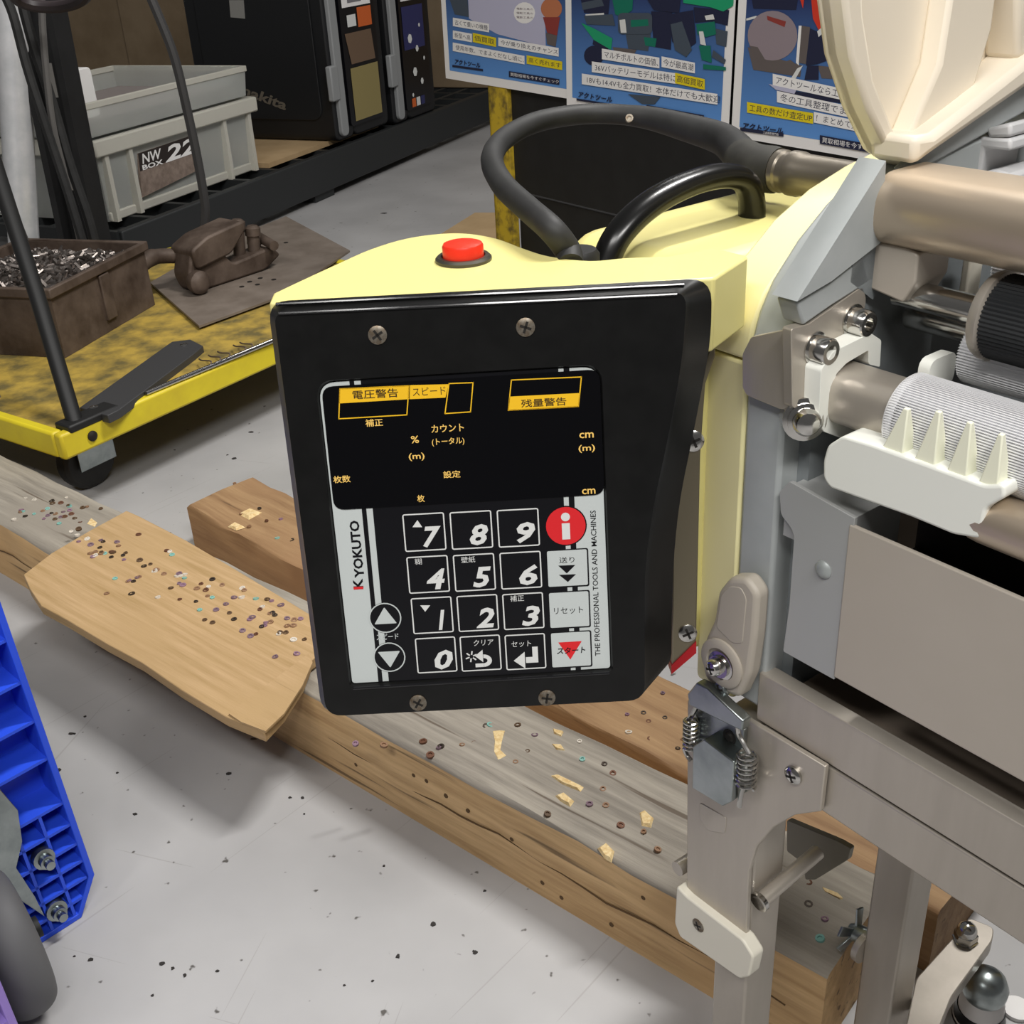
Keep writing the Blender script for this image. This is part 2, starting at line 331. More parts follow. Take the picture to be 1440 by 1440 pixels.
mb.tube(pts_, [.0002 + .0006 * abs(sin(k * .45)) for k in range(60)], 6); mb.build('crack', mat('dark_wood_crack', '5d472e', .9), beamA, frame=frA)
mb = MB(lambda x, y, z: frA @ V((x, y, z))); rnc = random.Random(31); hol = [(500, 1046), (539, 1048), (501, 1075), (537, 1085), (551, 1090), (582, 1090), (600, 1098), (627, 1119), (658, 1140), (690, 1135), (763, 1241), (790, 1262), (720, 1180), (860, 1300), (905, 1262)]
for x, y in hol:
    q = frA.inverted() @ onp(x, y, frA.translation, TN); 
    if .004 < q.z < AH - .004: mb.lathe((q.x, 0, q.z), (0, -1, 0), [(rnc.uniform(.0016, .003), -.001), (.002, .0006), (.0003, .0006)], 8)
stuff(mb.build('nail_holes', MATS['dark_wood_crack'], beamA, frame=frA))
# splinters standing out of the grey beam, and chips lying on it
def splinter(fr, parent, pts, z, th, name='splinter'):
    inv = fr.inverted(); poly = [(lambda q: (q.x, q.y))(inv @ onz(x, y, z)) for x, y in pts]
    mb = MB(lambda x, y, zz: fr @ V((x, y, zz))); n = len(poly); cx = sum(p[0] for p in poly) / n; cy = sum(p[1] for p in poly) / n
    mb.add([(x, y, z - .001) for x, y in poly] + [(cx + (x - cx) * .7, cy + (y - cy) * .7, z + th * (1 + .5 * (i % 2))) for i, (x, y) in enumerate(poly)],
           [tuple(range(n))[::-1], tuple(range(n, 2 * n))] + [(i, (i + 1) % n, n + (i + 1) % n, n + i) for i in range(n)])
    return mb.build(name, WDI, parent, frame=fr)
for pts in ([(690, 1022), (712, 1024), (708, 1040), (704, 1060), (716, 1070), (700, 1076), (692, 1062), (694, 1042)], [(772, 1090), (780, 1088), (824, 1108), (818, 1114), (790, 1102)],
            [(780, 1118), (792, 1114), (808, 1126), (802, 1134), (788, 1126)], [(898, 1142), (906, 1138), (920, 1150), (916, 1164), (902, 1162)], [(774, 1046), (790, 1048), (796, 1056), (782, 1055)],
            [(840, 1192), (852, 1184), (864, 1196), (860, 1212), (850, 1206)], [(776, 1024), (794, 1030), (790, 1037), (778, 1032)], [(120, 738), (128, 728), (140, 736), (134, 744)], [(1150, 1245), (1180, 1258), (1190, 1266), (1184, 1268), (1156, 1254)]):
    splinter(frA, beamA, pts, AH, .0012)
for pts in ([(335, 722), (352, 715), (368, 720), (350, 730)], [(320, 740), (330, 735), (345, 741), (332, 745)]): splinter(frB, beamB, pts, .06, .0015)
# ------------------------------------------------------------------ plywood offcut
zP = AH + .0118
pl = [(33, 808), (72, 778), (128, 745), (178, 718), (196, 726), (262, 760), (330, 800), (405, 845), (470, 885), (470, 905), (436, 930), (425, 960), (398, 1002), (372, 1030), (352, 1022), (318, 1008), (255, 970), (200, 932), (150, 905), (95, 872), (58, 852), (42, 828)]
frP = tframe(onz(240, 860, zP), TU); inv = frP.inverted()
poly = [(lambda q: (q.x, q.y))(inv @ onz(x, y, zP)) for x, y in pl]
ply = thing('plywood_offcut', 'pale plywood offcut studded with nail heads, lying on the weathered grey timber', 'board', onz(240, 860, AH))
mb = MB(lambda x, y, z: frP @ V((x, y, z))); mb.prism(poly, lambda x, y, z: (x, y, z), -.0105, 0); mb.build('board', [PLY], ply, bevel=.0008, frame=frP)
mb = MB(lambda x, y, z: frP @ V((x, y, z)))
torn = [(lambda q: (q.x, q.y))(inv @ onz(x, y, zP)) for x, y in [(434, 922), (440, 934), (426, 966), (400, 1006), (374, 1031), (340, 1018), (322, 1006)]]
mb.prism(torn, lambda x, y, z: (x, y, z), .0002, .0022); mb.build('torn_veneer', [PLY], ply, frame=frP)
sp = []
for i in range(86):
    t = rnd.random(); x = 100 + 330 * t + rnd.gauss(0, 9); y = 768 + 118 * t + rnd.gauss(-8 + 10 * t, 17); sp.append((x, y))
sp = [(x, y) for x, y in sp if x < 430 and y > 735 + (x - 170) * .52 and y < 800 + (x - 60) * .42]
sp += [(340, 840), (360, 842), (376, 843), (395, 851), (355, 868), (372, 880), (404, 870), (402, 890), (413, 900), (360, 892), (387, 924), (413, 880), (150, 835), (162, 814), (281, 858), (304, 858), (288, 872), (222, 840), (180, 818), (185, 835), (145, 762), (195, 752)]
nailheads(ply, frP, px_spots(frP, sp, zP), .0003, NM, (.0022, .0036), 8)
# ------------------------------------------------------------------ yellow platform trolley
CH = .13; CU = head(35.5); CW = V((-CU.y, CU.x, 0))            # along the near long side / to the left
c0 = onz(84, 613, CH)
def ct(u_, w_, z): return V((c0.x, c0.y, 0)) + CU * u_ + CW * w_ + ZX * z
cart = thing('platform_trolley', 'yellow steel platform trolley with worn deck and black handle posts, carrying rusty iron', 'trolley', ct(.35, .24, 0))
CL, CWD = .78, .60
mb = MB(ct); mb.box(.012, CL - .012, .012, CWD - .012, CH - .012, CH - .004); mb.build('deck', CDK, cart)
for k, (u0_, u1_, w0_, w1_) in enumerate(((0, CL, 0, .016), (0, CL, CWD - .016, CWD), (0, .016, .016, CWD - .016), (CL - .016, CL, .016, CWD - .016))):
    mb = MB(ct); mb.box(u0_, u1_, w0_, w1_, CH - .036, CH); mb.build('side_rail', CYL, cart, bevel=.004)
for cu_, cw_ in ((.10, .09), (CL - .1, .09), (.10, CWD - .09), (CL - .1, CWD - .09)):
    mb = MB(ct); mb.m = 0
    mb.lathe((cu_ - .015, cw_ - .014, .042), (0, 1, 0), [(.02, 0), (.037, .001), (.042, .006), (.042, .022), (.037, .027), (.02, .028)], 24); mb.m = 1
    mb.box(cu_ - .04, cu_ + .02, cw_ - .022, cw_ - .018, .035, CH - .03); mb.box(cu_ - .04, cu_ + .02, cw_ + .018, cw_ + .022, .035, CH - .03)
    mb.box(cu_ - .045, cu_ + .045, cw_ - .04, cw_ + .04, CH - .034, CH - .028)
    mb.build('caster', [RUB, ZNC], cart, bevel=.001)
mb = MB(ct); mb.lathe((.045, -.0002, CH - .018), (0, -1, 0), [(.007, -.002), (.007, .002), (.004, .004), (.001, .0045)], 14); mb.build('bolt', SCRD, cart)
# handle: post rising at the near corner
hb = [ct(.03, .06, CH)]; hp = [atd(104, 575, (onz(104, 575, CH) - CAM).dot(F)), atd(40, 380, 1.47), atd(0, 262, 1.44), atd(-60, 80, 1.40)]
mb = MB(); q0 = onz(106, 596, CH); mb.tube([q0, atd(52, 415, 1.49), atd(2, 262, 1.455), atd(-70, 40, 1.41)], .0105, 14); mb.build('handle_post', BLKM, cart)
mb = MB(ct); q = q0; uu = (q - V((c0.x, c0.y, 0))); cu_, cw_ = uu.dot(CU), uu.dot(CW)
mb.box(cu_ - .02, cu_ + .06, cw_ - .016, cw_ + .016, CH - .004, CH + .007); mb.build('handle_foot', BLKM, cart, bevel=.003)
# black flat bar between two screws on the deck
zb = CH + .004
pts = [onz(x, y, zb) for x, y in [(112, 575), (242, 482), (268, 479), (286, 488), (272, 500), (168, 578), (152, 586)]]
mb = MB(); mb.prism([(p.x, p.y) for p in pts], lambda x, y, z: (x, y, z), CH - .006, zb + .002); bar = mb.build('latch_bar', mat('grey_black_bar', '3a3a3b', .5), cart, bevel=.001)
for x, y in ((132, 573), (259, 485)):
    p = onz(x, y, zb + .002); mb = MB(); mb.lathe(p, (0, 0, 1), [(.006, -.001), (.006, .001), (.003, .002), (.0005, .002)], 12); mb.build('screw', CHR, bar)
# brown strip added in place of the shadowed slots in the left deck edge
mb = MB(ct); mb.box(.02, .05, .2, .42, CH - .004, CH + .002); mb.build('slot_shade_strip', RST2, cart)
# chrome rods lying along the rail
rod = thing('chrome_rod', 'thin chrome rod with twisted wire, lying along the yellow trolley rail', 'rod', onz(290, 515, CH + .003))
pA, pB = onz(205, 553, CH + .004), onz(372, 484, CH + .004); pC = pA + (pB - pA) * 1.25
mb = MB(); mb.tube([pA, pC], .0035, 10); mb.build('rod', CHR, rod)
for t in (.5, .58, .66, .8, .86):
    p = pA + (pB - pA) * t; mb = MB(); mb.tube(smooth([p + V((.0, 0, -.002)), p + V((.004, .008, .006)), p + V((-.012, .02, .004)), p + V((-.02, .035, .001))], 4), .0012, 6); mb.build('wire', RST, rod)
# ------------------------------------------------------------------ rusty box full of offcuts
def quadframe(p0, px_): 
    x = (px_ - p0); x.z = 0; x.normalize(); return x, V((-x.y, x.x, 0))
b0 = onz(92, 503, CH - .003); b1 = onz(218, 428, CH - .003); bx, by = quadframe(b0, b1); LBX = (b1 - b0).length; WBX = .235; HB = .105
def rb(x, y, z): return V((b0.x, b0.y, CH - .0036)) + bx * x + by * y + ZX * z
rbox = thing('iron_box', 'rusty dark iron box heaped with shiny metal offcuts on the yellow trolley', 'box', rb(LBX / 2, WBX / 2, 0))
mb = MB(rb); t = .004
mb.box(0, LBX, 0, t, 0, HB); mb.box(0, LBX, WBX - t, WBX, 0, HB); mb.box(0, t, t, WBX - t, 0, HB); mb.box(LBX - t, LBX, t, WBX - t, 0, HB); mb.box(t, LBX - t, t, WBX - t, 0, .004); mb.build('body', RST, rbox)
mb = MB(rb)
mb.box(-.006, LBX + .006, -.006, .003, HB - .012, HB + .003); mb.box(-.006, LBX + .006, WBX - .003, WBX + .006, HB - .012, HB + .003); mb.box(-.006, .003, 0, WBX, HB - .012, HB + .003); mb.box(LBX - .003, LBX + .006, 0, WBX, HB - .012, HB + .003)
mb.build('rim', RST, rbox, bevel=.002)
mb = MB(rb); mb.box(LBX * .46, LBX * .56, -.005, .002, .018, HB - .014); mb.build('hasp', RST, rbox, bevel=.002)
mb = MB(rb); rn = random.Random(2)
gx = 14
mb.add([(LBX * i / gx, WBX * j / gx, HB - .02 + .018 * sin(pi * i / gx) * sin(pi * j / gx)) for i in range(gx + 1) for j in range(gx + 1)], [(i * (gx + 1) + j, (i + 1) * (gx + 1) + j, (i + 1) * (gx + 1) + j + 1, i * (gx + 1) + j + 1) for i in range(gx) for j in range(gx)])
for _ in range(650):
    x, y = rn.uniform(.01, LBX - .01), rn.uniform(.012, WBX - .012); z = HB - .02 + .018 * sin(pi * x / LBX) * sin(pi * y / WBX) + rn.uniform(0, .006)
    d = V((rn.gauss(0, 1), rn.gauss(0, 1), rn.gauss(0, .5))).normalized() * rn.uniform(.004, .011); mb.tube([V((x, y, z)) - d, V((x, y, z)) + d], rn.uniform(.0018, .0036), 5)
stuff(mb.build('metal_offcuts', SWF, rbox))
# ------------------------------------------------------------------ steel plate with a rusty clamp on it
zp = CH + .004
pc = [onz(x, y, zp) for x, y in [(211, 397), (280, 458), (400, 414), (492, 352), (402, 304), (310, 340)]]
plate = thing('steel_plate', 'dull brown perforated steel plate lying on the yellow trolley under the clamp', 'plate', sum(pc, V()) / 6)
mb = MB(); mb.prism([(p.x, p.y) for p in pc], lambda x, y, z: (x, y, z), CH + .0002, zp); mb.build('sheet', RST2, plate)
mb = MB()
for x, y in ((340, 403), (351, 396), (362, 400), (366, 391), (385, 393), (402, 341), (388, 357)):
    p = onz(x, y, zp + .0005); mb.lathe(p, (0, 0, 1), [(.0045, -.001), (.0045, .0003), (.001, .0003)], 10)
mb.build('drill_holes', SCRD, plate)
cx0 = onz(300, 405, zp); cxh = head(40); cyh = V((-cxh.y, cxh.x, 0))
def cl(x, y, z): return cx0 + cxh * x + cyh * y + ZX * z
clamp = thing('bench_clamp', 'rusty brown iron clamp with a cast body and bent handle on the steel plate', 'clamp', cl(.03, .03, 0))
mb = MB(cl); mb.prism(rpoly([(-.035, .0008), (.12, .0008), (.16, .02), (.14, .038), (.05, .03), (.02, .075), (-.03, .075), (-.045, .03)], .01), lambda x, z, y: (x, y, z), .0, .045); mb.build('body', RST, clamp, bevel=.004)
mb = MB(cl); mb.prism(rpoly([(-.03, .04), (.045, .05), (.085, .085), (.08, .1), (.0, .09), (-.035, .075)], .008), lambda x, z, y: (x, y, z), -.008, .055); mb.build('jaw', RST, clamp, bevel=.004)
mb = MB(cl); mb.lathe((-.035, -.012, .0212), (0, -1, 0), [(.016, -.015), (.02, -.008), (.02, .004), (.015, .01), (.009, .013), (.002, .013)], 18); mb.build('knob', RST, clamp)
mb = MB(cl); mb.tube(smooth([(-.02, .05, .055), (-.06, .062, .062), (-.085, .061, .060), (-.105, .058, .053), (-.112, .057, .047)], 5), [.013] * 6 + [.0145] * 8 + [.016] * 7, 12); mb.build('handle', RST, clamp)
for x, y, h in ((.09, .03, .085), (.115, .02, .07), (.13, .035, .05)):
    mb = MB(cl); mb.lathe((x, y, .03), (.1, 0, 1), [(.011, 0), (.011, h - .04), (.014, h - .038), (.014, h - .025), (.008, h - .02), (.001, h - .02)], 12); mb.build('stud', RST, clamp)
mb = MB(cl); mb.tube([(.13, -.02, .045), (.15, .05, .05)], .009, 10); mb.build('cross_pin', RST, clamp)
# ================================================================== BLACK RACK AND WHAT STANDS ON IT
RH = .12; rU = head(24.5); rQ = V((-rU.y, rU.x, 0)); rO = V((-.79, 2.465, 0))
def rk(u_, q_, z): return rO + rU * u_ + rQ * q_ + ZX * z
def rki(p): d = p - rO; return (d.dot(rU), d.dot(rQ))
rack = thing('slatted_rack', 'low black plastic rack with a grid top, standing on the floor under the tool cases', 'rack', rk(.8, .45, 0))
RL0, RL1, RW = -.02, 2.2, 1.0
mb = MB(rk); mb.box(RL0, RL1, 0, .022, .02, RH); mb.build('front_skirt', RACK, rack, bevel=.004)
mb = MB(rk); mb.box(RL0, RL1, RW - .02, RW, .02, RH); mb.build('back_skirt', RACK, rack)
for q_ in [.022 + .09 * i for i in range(1, 11)]:
    mb = MB(rk); mb.box(RL0, RL1, q_ - .008, q_ + .008, RH - .03, RH - .001); mb.build('bar', RACK, rack)
u_ = RL0
while u_ <= RL1:
    mb = MB(rk); mb.box(u_ - .008, u_ + .008, .01, RW - .01, RH - .028, RH - .0004); mb.build('cross_bar', RACK, rack); u_ += .125
for a_, c_ in ((RL0 + .05, .05), (RL1 - .05, .05), (.8, .05), (RL0 + .05, RW - .05), (RL1 - .05, RW - .05)):
    mb = MB(rk); mb.box(a_ - .05, a_ + .05, c_ - .04, c_ + .04, 0, RH - .02); mb.build('foot', RACK, rack)
# translucent storage box
s0 = rki(onz(153, 312, RH)); s1 = rki(onz(358, 238, RH)); fq = (s0[1] + s1[1]) / 2
def zf(x, y, q_): return onp(x, y, rk(0, q_, 0), rQ)
SBH = zf(136, 196, fq - .012).z - RH
sbox = thing('storage_box', 'milky clear plastic storage box with a brown number sticker, standing on the black rack', 'box', rk((s0[0] + s1[0]) / 2, fq + .17, RH))
SD = .34; e = .014
def shell(mb, u0, u1, q0, q1, z0, z1, ex, t):
    lo = [(u0, q0), (u1, q0), (u1, q1), (u0, q1)]; hi = [(u0 - ex, q0 - ex), (u1 + ex, q0 - ex), (u1 + ex, q1 + ex), (u0 - ex, q1 + ex)]
    sh = lambda L, d: [(L[0][0] + d, L[0][1] + d), (L[1][0] - d, L[1][1] + d), (L[2][0] - d, L[2][1] - d), (L[3][0] + d, L[3][1] - d)]
    vs = [(x, y, z0) for x, y in lo] + [(x, y, z1) for x, y in hi] + [(x, y, z1) for x, y in sh(hi, t)] + [(x, y, z0 + t) for x, y in sh(lo, t)]
    fs = [(3, 2, 1, 0), (12, 13, 14, 15)]
    for i in range(4):
        j = (i + 1) % 4; fs += [(i, j, 4 + j, 4 + i), (4 + i, 4 + j, 8 + j, 8 + i), (8 + i, 8 + j, 12 + j, 12 + i)]
    mb.add(vs, fs)
mb = MB(rk); shell(mb, s0[0], s1[0], fq, fq + SD, RH, RH + SBH, e, .003); mb.build('body', TRL, sbox)
mb = MB(rk); ux = (s0[0] - e, s1[0] + e); zt_ = RH + SBH
mb.box(ux[0] - .01, ux[1] + .01, fq - e - .012, fq - e + .004, zt_ - .035, zt_); mb.box(ux[0] - .01, ux[1] + .01, fq + SD + e - .004, fq + SD + e + .012, zt_ - .035, zt_)
mb.box(ux[0] - .012, ux[0] + .004, fq - e, fq + SD + e, zt_ - .035, zt_); mb.box(ux[1] - .004, ux[1] + .012, fq - e, fq + SD + e, zt_ - .035, zt_); mb.build('rim', TRF, sbox, bevel=.004)
Ls = s1[0] - s0[0]
for uu in (s0[0] + .004, rki(zf(181, 260, fq))[0], rki(zf(309, 200, fq))[0], s1[0] - .016):
    mb = MB(rk); mb.box(uu, uu + .012, fq - e - .006, fq + .002, RH, zt_ - .03); mb.build('rib', TRF, sbox)
mb = MB(rk); mb.box(s0[0], s1[0], fq - .008, fq + .004, RH, RH + .02); mb.build('base_rim', TRF, sbox, bevel=.003)
# sticker on the front
fs_ = lambda u_, z, d: (u_, fq - .011 - d, z)
def fp_(x, y): p = zf(x, y, fq - .012); return (rki(p)[0], p.z)
sq = [fp_(*p) for p in [(194, 216), (277, 188), (277, 240), (200, 278)]]
mb = MB(rk); mb.prism(sq, fs_, -.004, .001); sticker = mb.build('sticker', mat('dull_brown_sticker', '8f7f74', .6, c2='75665c', scale=60), sbox)
mb = MB(rk); sd = [fp_(*p) for p in [(194, 216), (277, 188), (277, 212), (197, 241)]]; mb.prism(sd, fs_, .001, .0015); mb.m = 1
def fline(mb, s, p0, p1, hpx, mp, fpx, wz, **k):
    a_, b_ = V(fpx(*p0)), V(fpx(*p1)); mid = V(fpx((p0[0] + p1[0]) / 2, (p0[1] + p1[1]) / 2)); up = V(fpx((p0[0] + p1[0]) / 2, (p0[1] + p1[1]) / 2 - hpx))
    d = b_ - a_; put_text(mb, s, mp, mid.x, mid.y, d.length, (up - mid).length, wz, math.atan2(d.y, d.x), **k)
fline(mb, 'NW', (199, 224), (227, 215), 14, fs_, fp_, .002, bold=.02, shear=.2); fline(mb, 'BOX', (200, 236), (229, 227), 7, fs_, fp_, .002, bold=.03); fline(mb, '22', (231, 218), (275, 203), 22, fs_, fp_, .002, bold=.03, shear=.25)
mb.build('sticker_print', [mat('dark_brown_print', '2b2320', .6), PAP], sbox)
# upturned lid tray on top
lid = thing('clear_tray', 'shallow clear plastic tray lying on top of the storage box', 'tray', rk((s0[0] + s1[0]) / 2, fq + .2, zt_))
mb = MB(rk); shell(mb, s0[0] - .03, s1[0] - .005, fq - .015, fq + SD + .05, zt_ + .006, zt_ + .075, .006, .003); mb.build('tray', TRL, lid)
mb = MB(rk)
for q_ in (fq - .022, fq + SD + .05): mb.box(s0[0] - .04, s1[0] + .006, q_, q_ + .008, zt_ + .062, zt_ + .076)
for u_ in (s0[0] - .04, s1[0] - .002): mb.box(u_, u_ + .008, fq - .02, fq + SD + .058, zt_ + .062, zt_ + .076)
mb.build('rim', TRF, lid, bevel=.002)
mb = MB(rk); mb.box(s0[0] - .02, s1[0] - .03, fq + .01, fq + SD + .02, zt_ + .012, zt_ + .03); mb.build('contents_sheet', mat('mauve_grey_sheet', '8d8481', .6), lid)
# white carton beside it
p = rki(onp(122, 150, rk(0, fq + .05, 0), rQ))
mb = MB(rk); mb.prism(rrect(p[0] - .05, p[0] + .026, zt_ + .032, zt_ + .135, .01, 3), lambda u_, z, q_: (u_, q_, z), fq + .04, fq + .16)
tag(mb.build('paper_carton', PAP, bevel=.003), 'small white paper carton standing in the shallow clear tray', 'carton')
# tool cases standing on the rack
k1 = rki(onz(489, 207, RH))
# tan board under the cases
bb0 = rki(onz(345, 232, RH)); 
mb = MB(rk); mb.box(s1[0] + .02, k1[0] + .3, .05, .55, RH, RH + .012); tag(mb.build('wooden_board', CRB), 'thin tan wooden board lying on the black rack under the nearer tool case', 'board')
def tool_case(u0, thick, label, kind, z0):
    c = thing('tool_case', label, 'tool case', rk(u0 + thick / 2, .24, z0))
    D, H = .46, .62; h_ = thick * .32
    mb = MB(rk); mb.prism(rrect(u0, u0 + h_, z0, z0 + H, .02, 3), lambda u_, z, q_: (u_, q_, z), .012, D); mb.build('shell', CASE, c, bevel=.006)
    mb = MB(rk); mb.prism(rrect(u0 + h_ + .004, u0 + thick, z0, z0 + H, .02, 3), lambda u_, z, q_: (u_, q_, z), .012, D); mb.build('shell', CASE, c, bevel=.006)
    mb = MB(rk); mb.prism(rrect(u0 + .012, u0 + .05, z0 + .012, z0 + H, .015, 3), lambda u_, z, q_: (u_, q_, z), .0, .014); mb.build('edge_band', CASG, c, bevel=.003)
    mb = MB(rk); mb.box(u0 - .02, u0 + .018, -.004, .014, z0 + .11, z0 + .2); mb.build('latch', CASG, c, bevel=.004)
    mb = MB(rk); mb.prism(rrect(u0 + .07, u0 + thick - .04, z0 + .03, z0 + H - .03, .01, 3), lambda u_, z, q_: (u_, q_, z), .004, .014); mb.build('label_panel', PRB, c)
    fm = lambda u_, z, d: (u_, .004 - d, z); a_, b_ = u0 + .085, u0 + thick - .06
    mb = MB(rk); mb.m = 0; mb.flat([(a_, z0 + .335), (b_, z0 + .335), (b_, z0 + .55), (a_, z0 + .55)], fm, .001); mb.m = 1
    for i in range(5): mb.flat([(a_ + .03, z0 + .345 + .014 * i), (b_ - .05, z0 + .345 + .014 * i), (b_ - .05, z0 + .353 + .014 * i), (a_ + .03, z0 + .353 + .014 * i)], fm, .0016)
    mb.build('price_label', [PAP, mat('grey_print', '77767a', .6)], c)
    mb = MB(rk)
    if kind == 1:
        mb.m = 0; mb.flat([(a_ + .01, z0 + .04), (b_ + .01, z0 + .04), (b_ + .01, z0 + .18), (a_ + .01, z0 + .18)], fm, .001)
        mb.m = 1; mb.flat([(a_ + .02, z0 + .19), (b_, z0 + .19), (b_ - .01, z0 + .27), (a_, z0 + .27)], fm, .001)
        mb.m = 2; mb.flat([((a_ + b_) / 2, z0 + .28), (b_, z0 + .28), (b_, z0 + .33), ((a_ + b_) / 2, z0 + .33)], fm, .001)
        mb.m = 3; mb.flat([(a_ + .02, z0 + .285), ((a_ + b_) / 2 - .01, z0 + .285), ((a_ + b_) / 2 - .01, z0 + .315), (a_ + .02, z0 + .315)], fm, .001)
    else:
        mb.m = 4; mb.flat([(a_, z0 + .2), (b_, z0 + .2), (b_, z0 + .32), (a_, z0 + .32)], fm, .001)
        mb.m = 3
        for i in range(7): mb.flat(circ(a_ + .03 + (i * 37 % 60) * .0018, z0 + .07 + i * .032, .006 + .004 * (i % 3), 6, i), fm, .0014)
        for i, m_ in enumerate((2, 3, 4)):
            mb.m = m_; mb.flat([(a_ + .02 + i * .03, z0 + .035), (a_ + .045 + i * .03, z0 + .035), (a_ + .045 + i * .03, z0 + .06), (a_ + .02 + i * .03, z0 + .06)], fm, .001)
    stuff(mb.build('label_picture', [mat('olive_print', '8d8052', .6), mat('brown_print', '6b5644', .6), mat('orange_print', 'c9602a', .6), WHT, mat('indigo_print', '2c2f5e', .5)], c))
    return c
case1 = tool_case(k1[0], .30, 'black tool case with a dull maker name on its broad face, beside the clear box', 1, RH + .0125)
case2 = tool_case(k1[0] + .335, .28, 'black plastic tool case with an indigo label panel, next to the brown boards', 2, RH)
# maker's name on the broad face of the nearer case
fr_u = k1[0] - .001
def cp_(x, y): p = onp(x, y, rk(fr_u, 0, 0), rU); return (-rki(p)[1], p.z)
cf = lambda q_, z, d: (fr_u - d, -q_, z)
mb = MB(rk); mb.prism(rrect(-.42, -.05, RH + .07, RH + .5, .03, 4), cf, 0, .004); mb.build('raised_panel', CASE, case1, bevel=.003)
mb = MB(rk); fline(mb, 'makita', (334, 122), (404, 148), 15, cf, cp_, .0055, bold=.03, shear=.15); mb.build('name_lettering', mat('dull_grey_print', '5d564c', .6), case1)
mb = MB(rk); pp = [cp_(x, y) for x, y in ((324, 0), (344, 0), (346, 26), (326, 24))]; mb.prism(pp, cf, 0, .006); mb.build('hang_tag', mat('grey_tag', '84837f', .6), case1)
# brown boards closing the rack off
kb = rki(onz(604, 124, RH))[0]
boards = thing('kraft_board_screen', 'tall brown kraft board screen standing across the black rack behind the tool cases', 'screen', rk(kb, .5, RH))
for i in range(6):
    q0_ = -.5 + .42 * i; mb = MB(rk); mb.box(kb + .01 * (i % 2), kb + .03 + .01 * (i % 2), q0_, q0_ + .417, RH + (.0 if .0 <= q0_ <= .9 else 0), RH + 1.1); mb.build('board', KRF, boards, bevel=.004)
mb = MB(rk); mb.box(kb - .012, kb, -.04, .02, RH + .16, RH + 1.0); mb.build('batten', KRF, boards)
# ------------------------------------------------------------------ pole, upright and cables at the left
def pole_between(px0, d0, px1, d1): return atd(*px0, d0), atd(*px1, d1)
YY = V((0, 1, 0))
p1 = onz(40, 450, 0); mb = MB(); mb.tube([p1, onp(10, -60, p1, YY)], .029, 20); pole = mb.build('pole', mat('galvanised_pole', 'e4e4e6', .3, .3, c2='d4d6d8', scale=30), None)
tag(pole, 'bright galvanised steel pole standing behind the iron box', 'pole')
p2 = onz(146, 440, 0)
up = thing('black_upright', 'black slotted steel upright standing between the bright pole and the storage box', 'upright', p2)
t2 = onp(46, -60, p2, YY); ax_ = (t2 - p2).normalized(); sx_ = V((cos(.25), -sin(.25), 0)); sy_ = ax_.cross(sx_)
def upt(x, y, z): return p2 + sx_ * x + sy_ * y + ax_ * z
Lu = (t2 - p2).length; mb = MB(upt); mb.box(-.04, .04, -.012, .012, 0, Lu); mb.build('web', BLKP, up); mb = MB(upt); mb.box(.028, .041, -.04, .0121, 0, Lu); mb.box(-.041, -.028, -.04, .0121, 0, Lu); mb.build('flange', BLKP, up)
for z in (.25, .42, .58): 
    mb = MB(upt); mb.box(-.008, .004, -.0135, -.011, z, z + .06); mb.build('slot', mat('slot_glint', '8d8a86', .5), up)
def cable(name, label, yy, pts, r, m=RUB):
    mb = MB(); mb.tube(smooth([onp(x, y, V((0, yy, 0)), YY) for x, y in pts], 6), r, 8); return tag(mb.build(name, m), label, 'cable')
cable('power_cable', 'dark grey cable hanging in front of the storage box down behind the clamp', 2.16, [(200, -30), (222, 20), (245, 80), (262, 150), (277, 220), (288, 285), (288, 310), (286, 328)], .0085, mat('grey_cable', '3b3a3a', .5))
cable('power_cable', 'thin black cable hanging slanted across the bright pole', 2.0, [(0, -20), (18, 20), (38, 95), (62, 170), (92, 260), (118, 345)], .008)
cable('power_cable', 'lighter grey cable hanging down beside the slotted upright', 2.02, [(58, -20), (60, 40), (66, 110), (75, 180), (92, 250), (114, 345)], .006, mat('grey_cable_b', '5a5856', .5))
cable('power_cable', 'black cable hanging over the front of the slotted upright', 2.035, [(25, -20), (46, 60), (72, 140), (98, 230), (122, 300), (134, 345)], .009)
coil = [(70 + 52 * cos(t), -10 + 20 * sin(t), 1.9 + .08 * sin(t)) for t in [2 * pi * k / 24 for k in range(24)]]
mb = MB(); mb.tube([onp(c[0], c[1], V((0, 1.88 + (c[2] - 1.9) * .5, 0)), YY) for c in coil], .009, 8, closed=True); tag(mb.build('cable_coil', mat('dark_coil', '3a3234', .5)), 'loop of dark cable hooked over the slotted upright', 'cable')
cable('steel_wire', 'bright thin steel wire leaning against the pole above the iron box', 1.9, [(-20, 215), (14, 280), (38, 338)], .0035, CHR)
# ================================================================== POSTER RACK
PP = atd(702, 330, 1.82); PP.z = 0
def ps(s, z, d): return PP + AX * s + ZX * z - BX * d            # along the rack face / up / towards the camera
def psx(x, y, d=0.): p = onp(x, y, PP - BX * d, BX); return ((p - PP).dot(AX), p.z)
TP = lambda s, z, d: (s, z, d)
stand = thing('poster_rack', 'black panelled storage rack with worn yellow posts, standing behind the machine', 'rack', ps(.5, 0, -.2))
sl, sr = psx(690, 200)[0], psx(716, 200)[0]
mb = MB(ps); mb.box(sl, sr, 0, 1.2, -.012, .0); mb.box(sl, sl + .006, 0, 1.2, -.04, 0); mb.build('post', OLD, stand, bevel=.001)
mb = MB(ps); mb.box(1.25, 1.25 + sr - sl, 0, 1.2, -.012, .0); mb.build('post', OLD, stand)
zs = psx(800, 292)[1]
mb = MB(ps); mb.box(sr, 1.25, zs + .004, .85, -.02, -.008); mb.build('panel', BLKP, stand)
